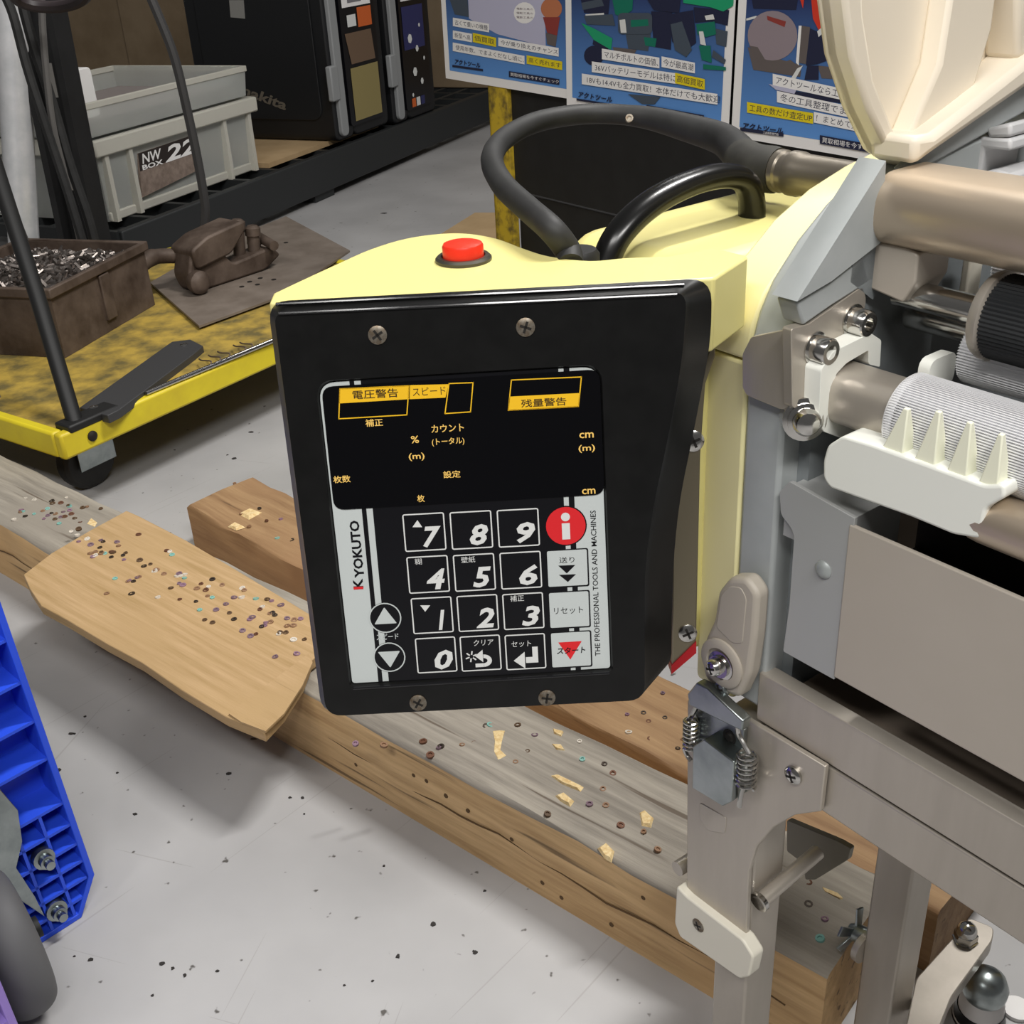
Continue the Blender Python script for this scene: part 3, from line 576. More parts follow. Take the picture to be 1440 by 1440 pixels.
mb = MB(ps); mb.box(sr, 1.25, .03, zs - .002, -.026, -.014); mb.build('panel', BLKP, stand)
mb = MB(ps); mb.box(sl - .25, 1.3, .79, .815, -.010, .0008); mb.build('rail', OLD, stand)
mb = MB(ps); b_ = onz(645, 328, 0)
mb = MB(); g0 = [onz(x, y, .004) for x, y in ((596, 345), (668, 300), (720, 300), (720, 350))]; mb.prism([(p.x, p.y) for p in g0], lambda x, y, z: (x, y, z), 0, .006); tag(mb.build('cardboard_sheet', CRB), 'flat tan cardboard sheet on the floor by the yellow post', 'cardboard')
def grad_mat(name, z0, z1, ca, cb):
    m = bpy.data.materials.new(name); m.use_nodes = True; nt = m.node_tree; p = nt.nodes['Principled BSDF']; p.inputs['Roughness'].default_value = .45
    tc = nt.nodes.new('ShaderNodeTexCoord'); sp_ = nt.nodes.new('ShaderNodeSeparateXYZ'); mr = nt.nodes.new('ShaderNodeMapRange'); mr.inputs[1].default_value = z0; mr.inputs[2].default_value = z1
    r = nt.nodes.new('ShaderNodeValToRGB'); r.color_ramp.elements[0].color = lin(ca); r.color_ramp.elements[1].color = lin(cb)
    nt.links.new(tc.outputs['Object'], sp_.inputs[0]); nt.links.new(sp_.outputs[2], mr.inputs[0]); nt.links.new(mr.outputs[0], r.inputs[0]); nt.links.new(r.outputs[0], p.inputs['Base Color']); return m
NAVY = mat('navy_print', '20243e', .5); YLP = mat('yellow_print', 'e2cd1c', .5); GRN = mat('green_print', '11705a', .5); GRN2 = mat('bright_green_print', '1e9a6a', .5); SLT = mat('slate_print', '46505c', .5)
LAV = mat('lavender_print', 'b9b8cf', .5); TAU = mat('taupe_print', '8f8288', .5); TAU2 = mat('brown_grey_print', '625a58', .5); ORG = mat('skin_tan_print', 'b9734f', .5); RPT = mat('vermilion_print', 'cf3a26', .5); DRD = mat('maroon_print', '8c3a34', .5)
PALS = [PAP, NAVY, YLP, GRN, SLT, LAV, TAU, ORG, RPT, GRN2, TAU2, DRD, WHT]
def poster(label, bl, br, dist, hgt=.40, draw=None, inset=9):
    a_, b_ = V(psx(*bl, dist)), V(psx(*br, dist)); tilt = V((0.02, 1)).normalized()
    pst = thing('poster', label, 'poster', ps((a_.x + b_.x) / 2, (a_.y + b_.y) / 2, dist), 'posters hung on the black panelled rack')
    mb = MB(ps); mb.prism([tuple(a_), tuple(b_), tuple(b_ + tilt * hgt), tuple(a_ + tilt * hgt)], TP, dist - .0006, dist); mb.build('sheet', PAP, pst)
    u_ = (b_ - a_).normalized(); k = .014; c = [a_ + u_ * k * .9 + tilt * k * .9, b_ - u_ * k * .9 + tilt * k * .9]
    z0 = min(c[0].y, c[1].y); fr = Matrix.Translation(V((0, 0, z0)))
    mb = MB(ps); mb.flat([tuple(c[0]), tuple(c[1]), tuple(c[1] + tilt * (hgt - 2.4 * k)), tuple(c[0] + tilt * (hgt - 2.4 * k))], TP, dist + .0003); mb.build('printed_ground', grad_mat('blue_print_ground', .0, .15, '5d93d6', '222a58'), pst, frame=fr)
    mb = MB(ps); cnt = [0]
    def shp(m_, pts): cnt[0] += 1; mb.m = m_; mb.flat([psx(x, y, dist) for x, y in pts], TP, dist + .0006 + cnt[0] * .00003)
    def ln(s, p0, p1, h, m_=1, plate=0, pad=2.5, **kw):
        dx, dy = p1[0] - p0[0], p1[1] - p0[1]; L_ = math.hypot(dx, dy); ex, ey = dx / L_ * pad, dy / L_ * pad; hh = h / 2 + pad
        if plate is not None: shp(plate, [(p0[0] - ex, p0[1] - ey + hh), (p1[0] + ex, p1[1] + ey + hh), (p1[0] + ex, p1[1] + ey - hh), (p0[0] - ex, p0[1] - ey - hh)])
        cnt[0] += 1; mb.m = m_; fline(mb, s, p0, p1, h, TP, lambda x, y: psx(x, y, dist), dist + .0006 + cnt[0] * .00003, **kw)
    draw(shp, ln); mb.keep = True; mb.build('print', PALS, pst); return pst
def d1(shp, ln):
    shp(5, [(658, -20), (766, -20), (768, 66), (700, 48), (660, 26)]); shp(4, [(626, -20), (656, -20), (660, 24), (640, 20)])
    shp(0, circ(738, 18, 15, 18)); shp(7, [(x * 1. + 0, y) for x, y in circ(776, 12, 15, 16)]); shp(11, [(764, 24), (788, 24), (784, 50), (770, 46)]); shp(10, [(768, 46), (784, 50), (782, 66), (770, 62)])
    for i in range(3): ln('電動工具の', (727, 12 + i * 6), (750, 13 + i * 6), 3, 6, None)
    ln('古くて重いの機種', (640, 31), (686, 39), 7); ln('新型へ高', (640, 49), (662, 53), 7); ln('価買取', (668, 53), (696, 59), 8, 1, 2); ln('今が乗り換えのチャンス', (704, 59), (784, 73), 7)
    ln('使用年数、でまよくだなし頃に、', (640, 66), (736, 84), 7); ln('高く売れます', (744, 84), (789, 92), 7, 1, 2)
    ln('アクトツール', (640, 86), (676, 92), 7, 1, None, bold=.03, shear=.2); shp(1, [(637, 91), (680, 97), (680, 100), (637, 94)]); ln('買取相場を今すぐチェック', (718, 104), (786, 115), 5, 0, 1, 1.5)
poster('poster with a pale photo panel and a white speech bubble, beside the green tool poster', (627, 110), (812, 141), .0015, .42, d1)
def d2(shp, ln):
    for m_, L_ in ((1, [(812, -20), (860, -20), (856, 20), (822, 18)]), (4, [(818, 4), (846, -2), (850, 8), (820, 14)]), (1, [(916, 16), (946, 16), (944, 70), (920, 66)]), (4, [(880, 46), (916, 48), (912, 72), (884, 68)]), (1, [(976, 10), (1026, 14), (1024, 36), (1000, 30), (978, 32)]), (10, [(862, 66), (896, 70), (890, 80), (866, 76)]), (4, [(1006, 40), (1024, 44), (1022, 66), (1008, 62)]), (3, [(906, 52), (924, 54), (922, 66), (908, 64)]), (12, [(824, 20), (850, 18), (850, 21), (824, 23)]), (12, [(950, 30), (953, 30), (966, 46), (963, 48)]), (1, [(836, 52), (858, 66), (852, 74), (834, 62)])): shp(m_, L_)
    shp(3, [(858, -20), (892, -20), (890, 14), (876, 24), (866, 20)]); shp(4, [(822, 22), (862, 20), (866, 36), (826, 34)]); shp(9, [(818, 32), (836, 40), (862, 54), (860, 70), (836, 56)]); shp(1, circ(836, 78, 14, 18))
    shp(4, rrc(870, 918, 18, 48)); shp(3, [(888, 28), (912, 27), (913, 36), (888, 38)]); shp(12, [(872, 28), (880, 27), (882, 46), (874, 46)]); shp(1, [(900, -20), (960, -20), (956, 18), (920, 14)])
    shp(9, [(960, -20), (1034, -20), (1032, 8), (1018, 16), (1000, 10), (962, 4)]); shp(1, [(942, 20), (976, 14), (980, 60), (960, 74), (946, 58)]); shp(4, [(944, 34), (960, 30), (974, 70), (966, 80), (950, 70)])
    shp(3, [(980, 34), (1006, 30), (1008, 48), (994, 52), (982, 48)]); shp(3, [(984, 64), (1000, 64), (1002, 88), (988, 84)]); shp(12, [(992, 22), (1004, 20), (1006, 27), (994, 28)]); shp(12, [(984, 44), (990, 44), (994, 64), (986, 62)]); shp(4, [(1004, 70), (1022, 84), (1020, 90), (1002, 80)])
    shp(3, [(990, 90), (1022, 94), (1022, 99), (990, 97)]); shp(4, [(884, 132), (930, 136), (922, 146), (904, 146)])
    ln('マルチボルトの価値、', (850, 76), (926, 88), 10); ln('今が最高潮', (934, 87), (976, 95), 10); ln('36Vバッテリーモデルは特に', (836, 94), (950, 110), 10); ln('高価買取', (953, 110), (990, 118), 10, 1, 2); ln('18Vも14.4Vも全力買取！本体だけでも大歓迎', (822, 111), (1008, 139), 10)
    ln('アクトツール', (814, 132), (862, 140), 8, 1, None, bold=.03, shear=.2); shp(1, [(812, 138), (862, 146), (862, 149), (812, 141)]); ln('買取相場を今すぐチェック', (912, 152), (990, 166), 6, 0, 1, 1.5)
def rrc(x0, x1, y0, y1): return rrect(x0, x1, y0, y1, 6, 3)
poster('poster with dark green power tools and three white-backed lines, hanging between the other two posters', (797, 149), (1024, 191), .003, .42, d2)
def d3(shp, ln):
    for m_, L_ in ((1, [(1054, -20), (1126, -20), (1120, 14), (1060, 12)]), (10, [(1150, 92), (1186, 96), (1190, 112), (1156, 110)]), (1, [(1096, 124), (1190, 140), (1188, 146), (1100, 132)]), (12, [(1050, 26), (1064, 22), (1066, 25), (1050, 29)])): shp(m_, L_)
    shp(10, [(1052, 66), (1100, 84), (1128, 92), (1126, 108), (1060, 98)]); shp(6, circ(1087, 50, 35, 28)); shp(10, [(1054, 64), (1066, 66), (1078, 86), (1096, 90), (1112, 84), (1122, 92), (1118, 104), (1080, 100)]); shp(6, circ(1087, 68, 13, 18)); shp(DR, [(1079, 22), (1106, 30), (1104, 38), (1080, 28)])
    shp(0, [(1124, 36), (1128, 36), (1124, 92), (1120, 88)]); shp(10, [(1128, 36), (1140, 38), (1134, 90), (1124, 88)]); shp(1, [(1140, 40), (1150, 44), (1176, 52), (1178, 80), (1150, 90), (1134, 92)]); shp(1, [(1136, 92), (1152, 92), (1152, 112), (1132, 112)])
    shp(8, [(1120, -20), (1134, -20), (1130, 12)]); shp(8, [(1140, -20), (1160, -20), (1170, 36), (1152, 42), (1144, 26)]); shp(12, [(1150, 44), (1170, 26), (1172, 34), (1152, 52)]); shp(12, [(1122, 96), (1130, 92), (1120, 110), (1112, 112)]); shp(5, [(1082, 118), (1122, 124), (1118, 132), (1092, 126)])
    ln('アクトツールなら工具は何でも', (1090, 112), (1230, 142), 11); ln('冬の工具整理でまとめ売り', (1096, 136), (1238, 166), 11); ln('工具の数だけ査定UP', (1054, 151), (1142, 166), 10, 1, 2); ln('！まとめて売るほど', (1148, 165), (1240, 184), 10)
    ln('アクトツール', (1045, 176), (1102, 184), 9, 1, None, bold=.03, shear=.2); shp(1, [(1042, 179), (1103, 187), (1103, 192), (1042, 184)]); ln('工具買取専門店', (1074, 186), (1096, 189), 3.5, 0, None); ln('買取相場を今すぐチェック', (1156, 196), (1256, 214), 8, 0, 1, 2)
DR = 11
poster('poster with a taupe circular saw and a yellow-marked line, hanging behind the cream lid', (1028, 192), (1262, 232), .0045, .42, d3)
# ================================================================== CONTROL CONSOLE
TAU_ = radians(11); KW = V((1, 0, 0)); KV = V((0, sin(TAU_), cos(TAU_))); KN = KW.cross(KV); K0 = atd(660, 720, .45)   # KN points to the viewer's side
def fc(w_, v_, n_): return K0 + KW * w_ + KV * v_ + KN * n_
def FP(x, y, n_=0.): p = onp(x, y, K0 + KN * n_, KN); d = p - K0; return (d.dot(KW), d.dot(KV))
KD = lambda w_, v_, n_: (w_, v_, n_)
from mathutils.geometry import tessellate_polygon
con = thing('control_console', 'black fronted keypad console in a cream yellow housing with a red button on top', 'control panel', fc(0, -.1, -.03))
def P3(lst, n_): return [FP(x, y, n_) for x, y in lst]
r_ = lambda L: rpoly(L, [.006, .007, .03, .02, .02, .02, .004, .006][:len(L)], 5)
frontL = rpoly(P3([(383, 437), (968, 408), (962, 500), (942, 612), (920, 712), (908, 800), (908, 986), (458, 1009)], 0), [.005, .006, .02, .02, .02, .02, .007, .007], 5)
ND = -.0105
backL = rpoly(P3([(376, 424), (1001, 391), (1000, 478), (975, 610), (955, 705), (946, 800), (944, 940), (453, 1004)], ND), [.008, .009, .02, .02, .02, .02, .007, .008], 5)
kp = rpoly(P3([(443, 536), (846, 512), (862, 944), (492, 966)], 0), [.007, .007, .0015, .0015], 6)
mb = MB(fc); n_ = len(frontL)
DPT = -.0016
mid = [(a_[0] * .86 + b_[0] * .14, a_[1] * .86 + b_[1] * .14) for a_, b_ in zip(frontL, backL)]
vs = [KD(*p, ND) for p in backL] + [KD(*p, -.003) for p in mid] + [KD(*((p[0] * .994), p[1] * .994), 0) for p in frontL]
fs = [(k * n_ + i, k * n_ + (i + 1) % n_, (k + 1) * n_ + (i + 1) % n_, (k + 1) * n_ + i) for k in range(2) for i in range(n_)]
fr3 = [V((p[0] * .994, p[1] * .994, 0)) for p in frontL]; ki = [V((*p, 0)) for p in kp]
tri = tessellate_polygon([fr3, ki]); o_ = len(vs); vs += [KD(p.x, p.y, 0) for p in ki]; m_ = len(ki)
fs += [tuple((2 * n_ + i) if i < n_ else (o_ + i - n_) for i in t) for t in tri]
o2 = len(vs); vs += [KD(p.x * .985, p.y * .988 - .0001, DPT) for p in ki]
fs += [(o_ + i, o_ + (i + 1) % m_, o2 + (i + 1) % m_, o2 + i) for i in range(m_)]; fs += [tuple(range(n_))[::-1]]; fs += [tuple(o2 + i for i in range(m_))]
mb.add(vs, fs); mb.build('bezel', mat('scuffed_black_bezel', '0b0b0b', .32, c2='111111', scale=90), con, ang=25)
mb = MB(fc); mb.prism([(x * .985, y * .985 - .001) for x, y in backL], KD, ND - .028, ND); mb.build('rear_shell', BLKM, con, bevel=.003)
# raised fin down the right-hand edge of the bezel
# cream yellow top housing with the bulge for the button
zt = fc(0, FP(690, 408, ND)[1] - .0002, ND).z
yo = [(onz(x, y, zt).x, onz(x, y, zt).y) for x, y in [(384, 412), (420, 395), (470, 372), (520, 350), (570, 335), (620, 328), (660, 328), (700, 335), (738, 349), (775, 360), (830, 366), (880, 362), (940, 360)]]
yf = fc(0, FP(690, 408, ND)[1], ND).y
yo = [(p.x, p.y) for p in smooth([(*p, 0) for p in yo], 4)]; yo = [p for p in yo if p[1] > yf + .0015]
m0, m1 = mw(-.002, -.0008, 0), mw(-.021, -.0008, 0)
outl = [(FP(1001, 391, ND)[0] + K0.x + .001, yf), (FP(376, 424, ND)[0] + K0.x + .0005, yf)] + yo + [(m1.x, m1.y), (m0.x, m0.y)]
mb = MB(); mb.prism(outl, lambda x, y, h: (x, y, zt + h), -.030, 0); mb.build('top_housing', YEL, con, bevel=.0012, seg=3)
# red push button
bc = onz(652, 366, zt)
mb = MB(); mb.lathe(bc, (0, 0, 1), [(.0118, -.003), (.0118, .0012), (.0108, .0022), (.0092, .0022), (.0090, .0010)], 32); mb.lathe(bc, (0, 0, 1), [(.0092, -.002), (.0092, .001), (.001, .001)], 24); collar = mb.build('button_collar', mat('dull_bronze_collar', '55524a', .4, .6), con)
mb = MB(); mb.lathe(bc, (0, 0, 1), [(.0086, .0), (.0086, .0062), (.0081, .0071), (.0070, .0075), (.001, .0075)], 32); mb.build('push_button', REDP, con)
# bezel screws
for x, y in ((531, 471), (739, 460), (588, 988), (769, 981)):
    q = FP(x, y, 0); mb = MB(fc); screw(mb, (*q, 0), (0, 0, 1), .0036, .0010, twist=.5 + x); mb.build('screw', [SCRW, SCRD], con)
# side bracket on the right
mb = MB(fc); br = P3([(1006, 468), (953, 618), (947, 640), (945, 938), (979, 906), (985, 640), (992, 540), (1006, 500)], -.037); mb.prism(br, KD, -.043, -.037); mb.build('side_bracket', mat('shaded_bracket_steel', '8d8470', .35, .8), con, bevel=.0006)  # steel colour darkened to carry the console's shade
mb = MB(fc); mb.prism(P3([(944, 948), (979, 918), (979, 902), (944, 936)], -.0365), KD, -.046, -.0362); mb.build('red_tape', mat('dark_red_tape', 'a3161e', .4), con)
for x, y, n0, r in ((975, 620, -.037, .0046), (967, 890, -.037, .0042)):
    q = FP(x, y, n0); mb = MB(fc); screw(mb, (*q, n0), (0, 0, 1), r, .0014); mb.build('screw', [CHR, SCRD], con)
q = FP(977, 508, ND); mb = MB(fc); screw(mb, (q[0] - .0004, q[1], ND + .002), (.5, 0, 1), .0034, .001); mb.build('screw', [SCRW, SCRD], con)
# ---- keypad: a membrane in the recess
NK = DPT + .0004
kpi = [(x * .982, y * .984 - .0001) for x, y in kp]
pan = MB(fc); pan.prism(kpi, KD, DPT - .0003, NK)
def fx(x, y): return FP(x, y, NK)[0]
vb = min(p[1] for p in kpi); vt = max(p[1] for p in kpi)
def strip(w0, w1, v0, v1, n_): pan.flat([(w0, v0), (w1, v0), (w1, v1), (w0, v1)], KD, n_)
pan.m = 1
wl = [fx(509, 720), fx(515.5, 720), fx(524.5, 720)]; wr = [fx(793, 708), fx(800, 708), fx(808, 708)]
strip(wl[0], wl[1], vb, vt, NK + .00006); strip(wl[2], wr[0], vb, vt, NK + .00006); strip(wr[1], wr[2], vb, vt, NK + .00006)
pan = pan.build('keypad_panel', [SIL, PRB], con)
def pq(lst): return [FP(x, y, NK) for x, y in lst]
S = .45 / 1600
mb = MB(fc); mb.prism(rpoly(pq([(452, 544), (843, 519), (850, 695), (470, 717)]), .0045, 5), KD, NK, NK + .0004); mb.build('display_window', WIN, pan)
# amber print on the display
mb = MB(fc); NW_ = NK + .00048
def plate(lst): mb.flat(pq(lst), KD, NW_)
def frame_(lst, t=1.5):
    c = [V(p) for p in lst]; 
    for i in range(4):
        a_, b_ = c[i], c[(i + 1) % 4]; d = (b_ - a_).normalized(); nn = V((-d.y, d.x)) * t; plate([tuple(a_), tuple(b_), tuple(b_ + nn), tuple(a_ + nn)])
mb.m = 0
plate([(477.4, 545.8), (576, 541.3), (575, 561), (476.7, 567)]); frame_([(477.4, 546), (576, 541.5), (573, 583.7), (475.9, 589.4)]); plate([(576.8, 541.3), (631, 540), (626.4, 558.8), (576, 561)]); frame_([(630.8, 538.3), (666, 537), (662.4, 579.5), (625, 582)])
frame_([(718.4, 533.4), (818.3, 529), (814, 572), (714, 577.3)]); plate([(716.6, 557.4), (815, 552.4), (814, 572), (714, 577.3)])
mb.keep = True; mb.build('warning_boxes', [AMB], pan); mb = MB(fc)
def tx(s, cx, cy, wpx, hpx, n_, rot=0, **k): q = FP(cx, cy, NK); put_text(mb, s, KD, q[0], q[1], wpx * S, hpx * S * 1.04, n_, rot, **k)
mb.m = 1
for s, cx, cy, w_, h_ in (('補正', 526.3, 594, 24, 10), ('%', 583.6, 617.6, 11, 10), ('カウント', 629.5, 601.6, 45, 10.5), ('(トータル)', 630.2, 620.7, 45, 11), ('(m)', 586, 642, 22, 11), ('枚数', 481, 673.4, 24, 10), ('設定', 635.6, 666.5, 24, 10), ('枚', 592, 700.5, 10.5, 10), ('cm', 824.6, 611.6, 20, 7.5), ('(m)', 825, 630.4, 23, 11), ('cm', 827.7, 690.5, 19, 7.5)):
    mb = MB(fc); tx(s, cx, cy, w_, h_, NW_ + .00004, bold=.012); mb.keep = True; mb.build('display_lettering', AMB2, pan)
BRL = mat('brown_lettering', '3d2c10', .5)
for s_, cx, cy, w_, h_, bo in (('電圧警告', 527.9, 553.5, 62, 12, .012), ('スピード', 603.5, 549.7, 45, 11, 0.), ('残量警告', 764.5, 565.5, 62, 11, .012)):
    mb = MB(fc); tx(s_, cx, cy, w_, h_, NW_ + .00004, bold=bo); mb.keep = True; mb.build('display_lettering', BRL, pan)
# number keys
KH, KV_ = .0083, .0079
keys = [('7', 597, 748), ('8', 663, 745), ('9', 729, 742), ('4', 602.3, 807.4), ('5', 667.3, 804.6), ('6', 732.5, 801.5), ('1', 608, 864.8), ('2', 672, 861.7), ('3', 736, 859), ('0', 613.5, 920.6), ('clear', 676, 918), ('set', 739, 916)]
def outline(mb, c, hw, hv, r, t, n_):
    o = rrect(c[0] - hw, c[0] + hw, c[1] - hv, c[1] + hv, r, 3); i = rrect(c[0] - hw + t, c[0] + hw - t, c[1] - hv + t, c[1] + hv - t, max(r - t, .0002), 3); K = len(o)
    mb.add([KD(*p, n_) for p in o + i], [(k, (k + 1) % K, K + (k + 1) % K, K + k) for k in range(K)])
def bent_arrow(mb, c, s, kind, n_):
    if kind == 'set':   # return arrow
        for pl_ in ([(-.0, -.3), (.62, -.3), (.62, -.62), (0, -.62)], [(.34, -.3), (.62, -.3), (.62, .25), (.34, .25)], [(-.05, .0), (-.05, -.92), (-.62, -.46)]): mb.flat([(c[0] + x * s, c[1] + y * s) for x, y in pl_], KD, n_)
    else:
        arc = [(.12 + .42 * cos(radians(t)), -.42 + .34 * sin(radians(t))) for t in range(-90, 100, 15)]; arc2 = [(.12 + .2 * cos(radians(t)), -.42 + .14 * sin(radians(t))) for t in range(-90, 100, 15)]
        for i in range(len(arc) - 1): mb.flat([(c[0] + x * s, c[1] + y * s) for x, y in (arc[i], arc[i + 1], arc2[i + 1], arc2[i])], KD, n_)
        for pl_ in ([(-.3, -.76), (.14, -.76), (.14, -.56), (-.3, -.56)], [(.1, .18), (.1, -.5), (-.3, -.14)]): mb.flat([(c[0] + x * s, c[1] + y * s) for x, y in pl_], KD, n_)
        for k in range(6):
            a_ = radians(60 * k + 20); d = V((cos(a_), sin(a_))); nn = V((-d.y, d.x)) * .035; o = V((-.48, -.16)); mb.flat([(c[0] + p.x * s, c[1] + p.y * s) for p in (o + d * .1 + nn, o + d * .1 - nn, o + d * .3 - nn, o + d * .3 + nn)], KD, n_)
for nme, cx, cy in keys:
    c = FP(cx, cy, NK); mb = MB(fc); mb.prism(rrect(c[0] - KH, c[0] + KH, c[1] - KV_, c[1] + KV_, .0009, 3), KD, NK, NK + .0003); mb.m = 1; nt_ = NK + .00036
    outline(mb, c, KH, KV_, .0009, .00052, nt_)
    if nme.isdigit():
        tx(nme, cx + (13 if nme == '1' else 10.5), cy + 6.5, 10 if nme == '1' else 27, 30, nt_, bold=.03, shear=.22)
        t_ = {'7': [(-17, -7), (-3, -7), (-10, -17)], '1': [(-17, -14), (-3, -14), (-10, -5)]}.get(nme)
        if t_: mb.flat(pq([(cx + a_, cy + b_) for a_, b_ in t_]), KD, nt_)
        s = {'4': '糊', '5': '壁紙', '3': '補正'}.get(nme)
        if s: tx(s, cx - 19 + 5 * len(s), cy - 18, 10 * len(s), 9, nt_)
    elif nme == 'clear': tx('クリア', cx + 4, cy - 15, 29, 9, nt_, shear=.1); bent_arrow(mb, c, .0082, 'clear', nt_)
    else: tx('セット', cx - 6, cy - 11, 29, 9, nt_, shear=.1); bent_arrow(mb, c, .0082, 'set', nt_)
    mb.keep = True; mb.build('key', [PRB, WHT], pan)
# function keys
def fkey(cx, cy, body, draw):
    global mb
    c = FP(cx, cy, NK); mb = MB(fc); mb.m = 2; mb.flat(rrect(c[0] - .0082, c[0] + .0086, c[1] - .0083, c[1] + .0081, .0008, 3), KD, NK + .0001); mb.m = 0
    mb.prism(rrect(c[0] - .0080, c[0] + .0080, c[1] - .0076, c[1] + .0076, .0006, 3), KD, NK, NK + .0003); draw(NK + .00036); mb.keep = True; mb.build('key', [SIL, RED, PRB], pan)
def dfeed(n_):
    mb.m = 2; tx('送り', 797, 787, 22, 9, n_); mb.flat(pq([(785, 795), (809, 794), (797, 806)]), KD, n_); mb.flat(pq([(786, 808), (810, 807), (798.5, 818)]), KD, n_)
def dreset(n_): mb.m = 2; tx('リセット', 799.5, 858, 42, 10, n_)
def dstart(n_): mb.m = 1; mb.flat(pq([(785, 903), (818, 901), (802, 927)]), KD, n_); mb.m = 2; tx('スタート', 803, 914, 42, 10, n_ + .00004, bold=.02, shear=.15)
fkey(798, 798.7, SIL, dfeed); fkey(800.5, 857, SIL, dreset); fkey(803, 913, SIL, dstart)
c = FP(795.6, 739.4, NK); mb = MB(fc); mb.m = 2; mb.flat(circ(*c, .0084, 32), KD, NK + .0001); mb.m = 1; mb.prism(circ(*c, .0079, 32), KD, NK, NK + .0003); mb.m = 0
mb.flat(circ(c[0], c[1] + .0038, .0018, 18), KD, NK + .00036); mb.flat([(c[0] - .0016, c[1] + .0012), (c[0] + .0016, c[1] + .0012), (c[0] + .0016, c[1] - .0056), (c[0] - .0016, c[1] - .0056)], KD, NK + .00036); mb.keep = True; mb.build('key', [WHT, RED, PRB], pan, label='round red information key')
for cx, cy, up_ in ((541.7, 868.5, 1), (547.7, 923.7, -1)):
    c = FP(cx, cy, NK); mb = MB(fc); mb.prism(circ(*c, .0066, 28), KD, NK, NK + .0003); mb.m = 1; o = circ(*c, .0066, 28); i_ = circ(*c, .0061, 28); mb.add([KD(*p, NK + .00036) for p in o + i_], [(k, (k + 1) % 28, 28 + (k + 1) % 28, 28 + k) for k in range(28)])
    mb.flat(rpoly([(c[0] - .0046, c[1] - .0026 * up_), (c[0] + .0046, c[1] - .0026 * up_), (c[0], c[1] + .0047 * up_)], .0005, 3), KD, NK + .00036); mb.keep = True; mb.build('key', [PRB, SIL], pan, label='round arrow key')
# panel lettering
mb = MB(fc); mb.m = 0
tx('YOKUTO', 501.8, 772.5, 86, 13.5, NK + .0001, pi / 2, bold=.03)
mb.keep = True; mb.build('brand_lettering', PRB, pan); mb = MB(fc); tx('THE PROFESSIONAL TOOLS AND MACHINES', 837.3, 822, 224, 7.5, NK + .0001, pi / 2, bold=.005)
mb.keep = True; mb.build('slogan_lettering', PRB, pan); mb = MB(fc); tx('K', 503.6, 820.5, 15, 13.5, NK + .0001, pi / 2, bold=.03)
mb.m = 1; mb.flat(pq([(497.5, 829), (511, 828.2), (510.6, 824.6), (497, 825.4)]), KD, NK + .00014)
mb.keep = True; mb.build('brand_lettering', [PRB, RED, SIL], pan); mb = MB(fc); mb.m = 2
tx('スピード', 545, 895, 32, 9, NK + .0002, bold=.01)
mb.keep = True; mb.build('panel_lettering', [PRB, RED, SIL], pan)
# ================================================================== PASTING MACHINE (frame: a along the rollers, b away from the front, z up)
mac = thing('pasting_machine', 'wallpaper pasting machine with cream yellow end cover, steel rollers and raised cream lid', 'machine', mw(.15, .12, .35))
BZ = lambda b_, z, a_: (a_, b_, z)
AZ = lambda a_, z, b_: (a_, b_, z)
def pa(lst, a_): return [(lambda q: (q.y, q.z))(ona(x, y, a_)) for x, y in lst]      # pixels -> (b, z) on a plane a
def pb(lst, b_): return [(lambda q: (q.x, q.z))(onb(x, y, b_)) for x, y in lst]      # pixels -> (a, z) on a plane b
def M1(name, m, bevel=0, parent=None, **k): return mb.build(name, m, parent or mac, bevel=bevel, **k)
LX = .46
# yellow end cover in two shells
up_prof = [(0, .5245), (0, .528), (.0024, .540), (.0084, .5516), (.0188, .5617), (.036, .5736), (.058, .583), (.082, .589), (.105, .5925), (.16, .597), (.26, .600), (.26, .5245)]
mb = MB(mw); mb.prism(up_prof, BZ, -.0215, 0); M1('end_cover', YEL2, .0015)
mb = MB(mw); mb.prism(rpoly([(0, .3455), (0, .5235), (.26, .5235), (.26, .3455)], [.006, 0, 0, 0]), BZ, -.0235, -.0004); M1('end_cover', YEL2, .0015)
mb = MB(mw); mb.prism(rrect(-.013, .26, .36, .5615, .02, 5), BZ, -.112, -.022); M1('motor_housing', YEL, .012, seg=4)
# carry handle
hp_ = [ona(x, y, -.065) for x, y in [(846, 382), (868, 333), (908, 292), (958, 263), (1008, 248), (1043, 252), (1056, 276), (1057, 318)]]
mb = MB(mw); hpts = smooth(hp_, 6); mb.tube(hpts, [.0072] * len(hpts), 14, flat=.8); M1('carry_handle', BLK)
# hose with boot and gland
gl = ona(1112, 243, -.062); gd = lambda a_: (mw(a_, gl.y, gl.z) - CAM).dot(F)
mb = MB(mw); mb.lathe((-.062, gl.y, gl.z), (1, 0, 0), [(.0085, -.012), (.0102, -.010), (.0102, -.004), (.0094, -.003), (.0094, .0), (.0106, .001), (.0106, .006), (.0098, .008), (.0098, .04)], 24); M1('hose_gland', mat('dull_nickel', '9a9286', .35, .8))
dh = (mw(-.15, gl.y, gl.z) - CAM).dot(F)
hz = [mw(-.070, gl.y, gl.z), mw(-.088, gl.y, gl.z + .0005)] + [atd(x, y, d) for x, y, d in [(1020, 198, dh - .005), (960, 178, dh + .015), (900, 164, dh + .03), (830, 160, dh + .035), (760, 170, dh + .02), (712, 193, dh - .01), (692, 222, dh - .05), (706, 258, dh - .09), (742, 293, dh - .12), (775, 322, dh - .14), (798, 352, .475), (802, 372, .47)]]
hz = smooth(hz, 7); mb = MB(); nb = 10
mb.tube(hz[:nb], [.0108, .0112, .0112, .0112, .0112, .0112, .0112, .0110, .0106, .0100], 18); M1('hose_boot', RUBO)
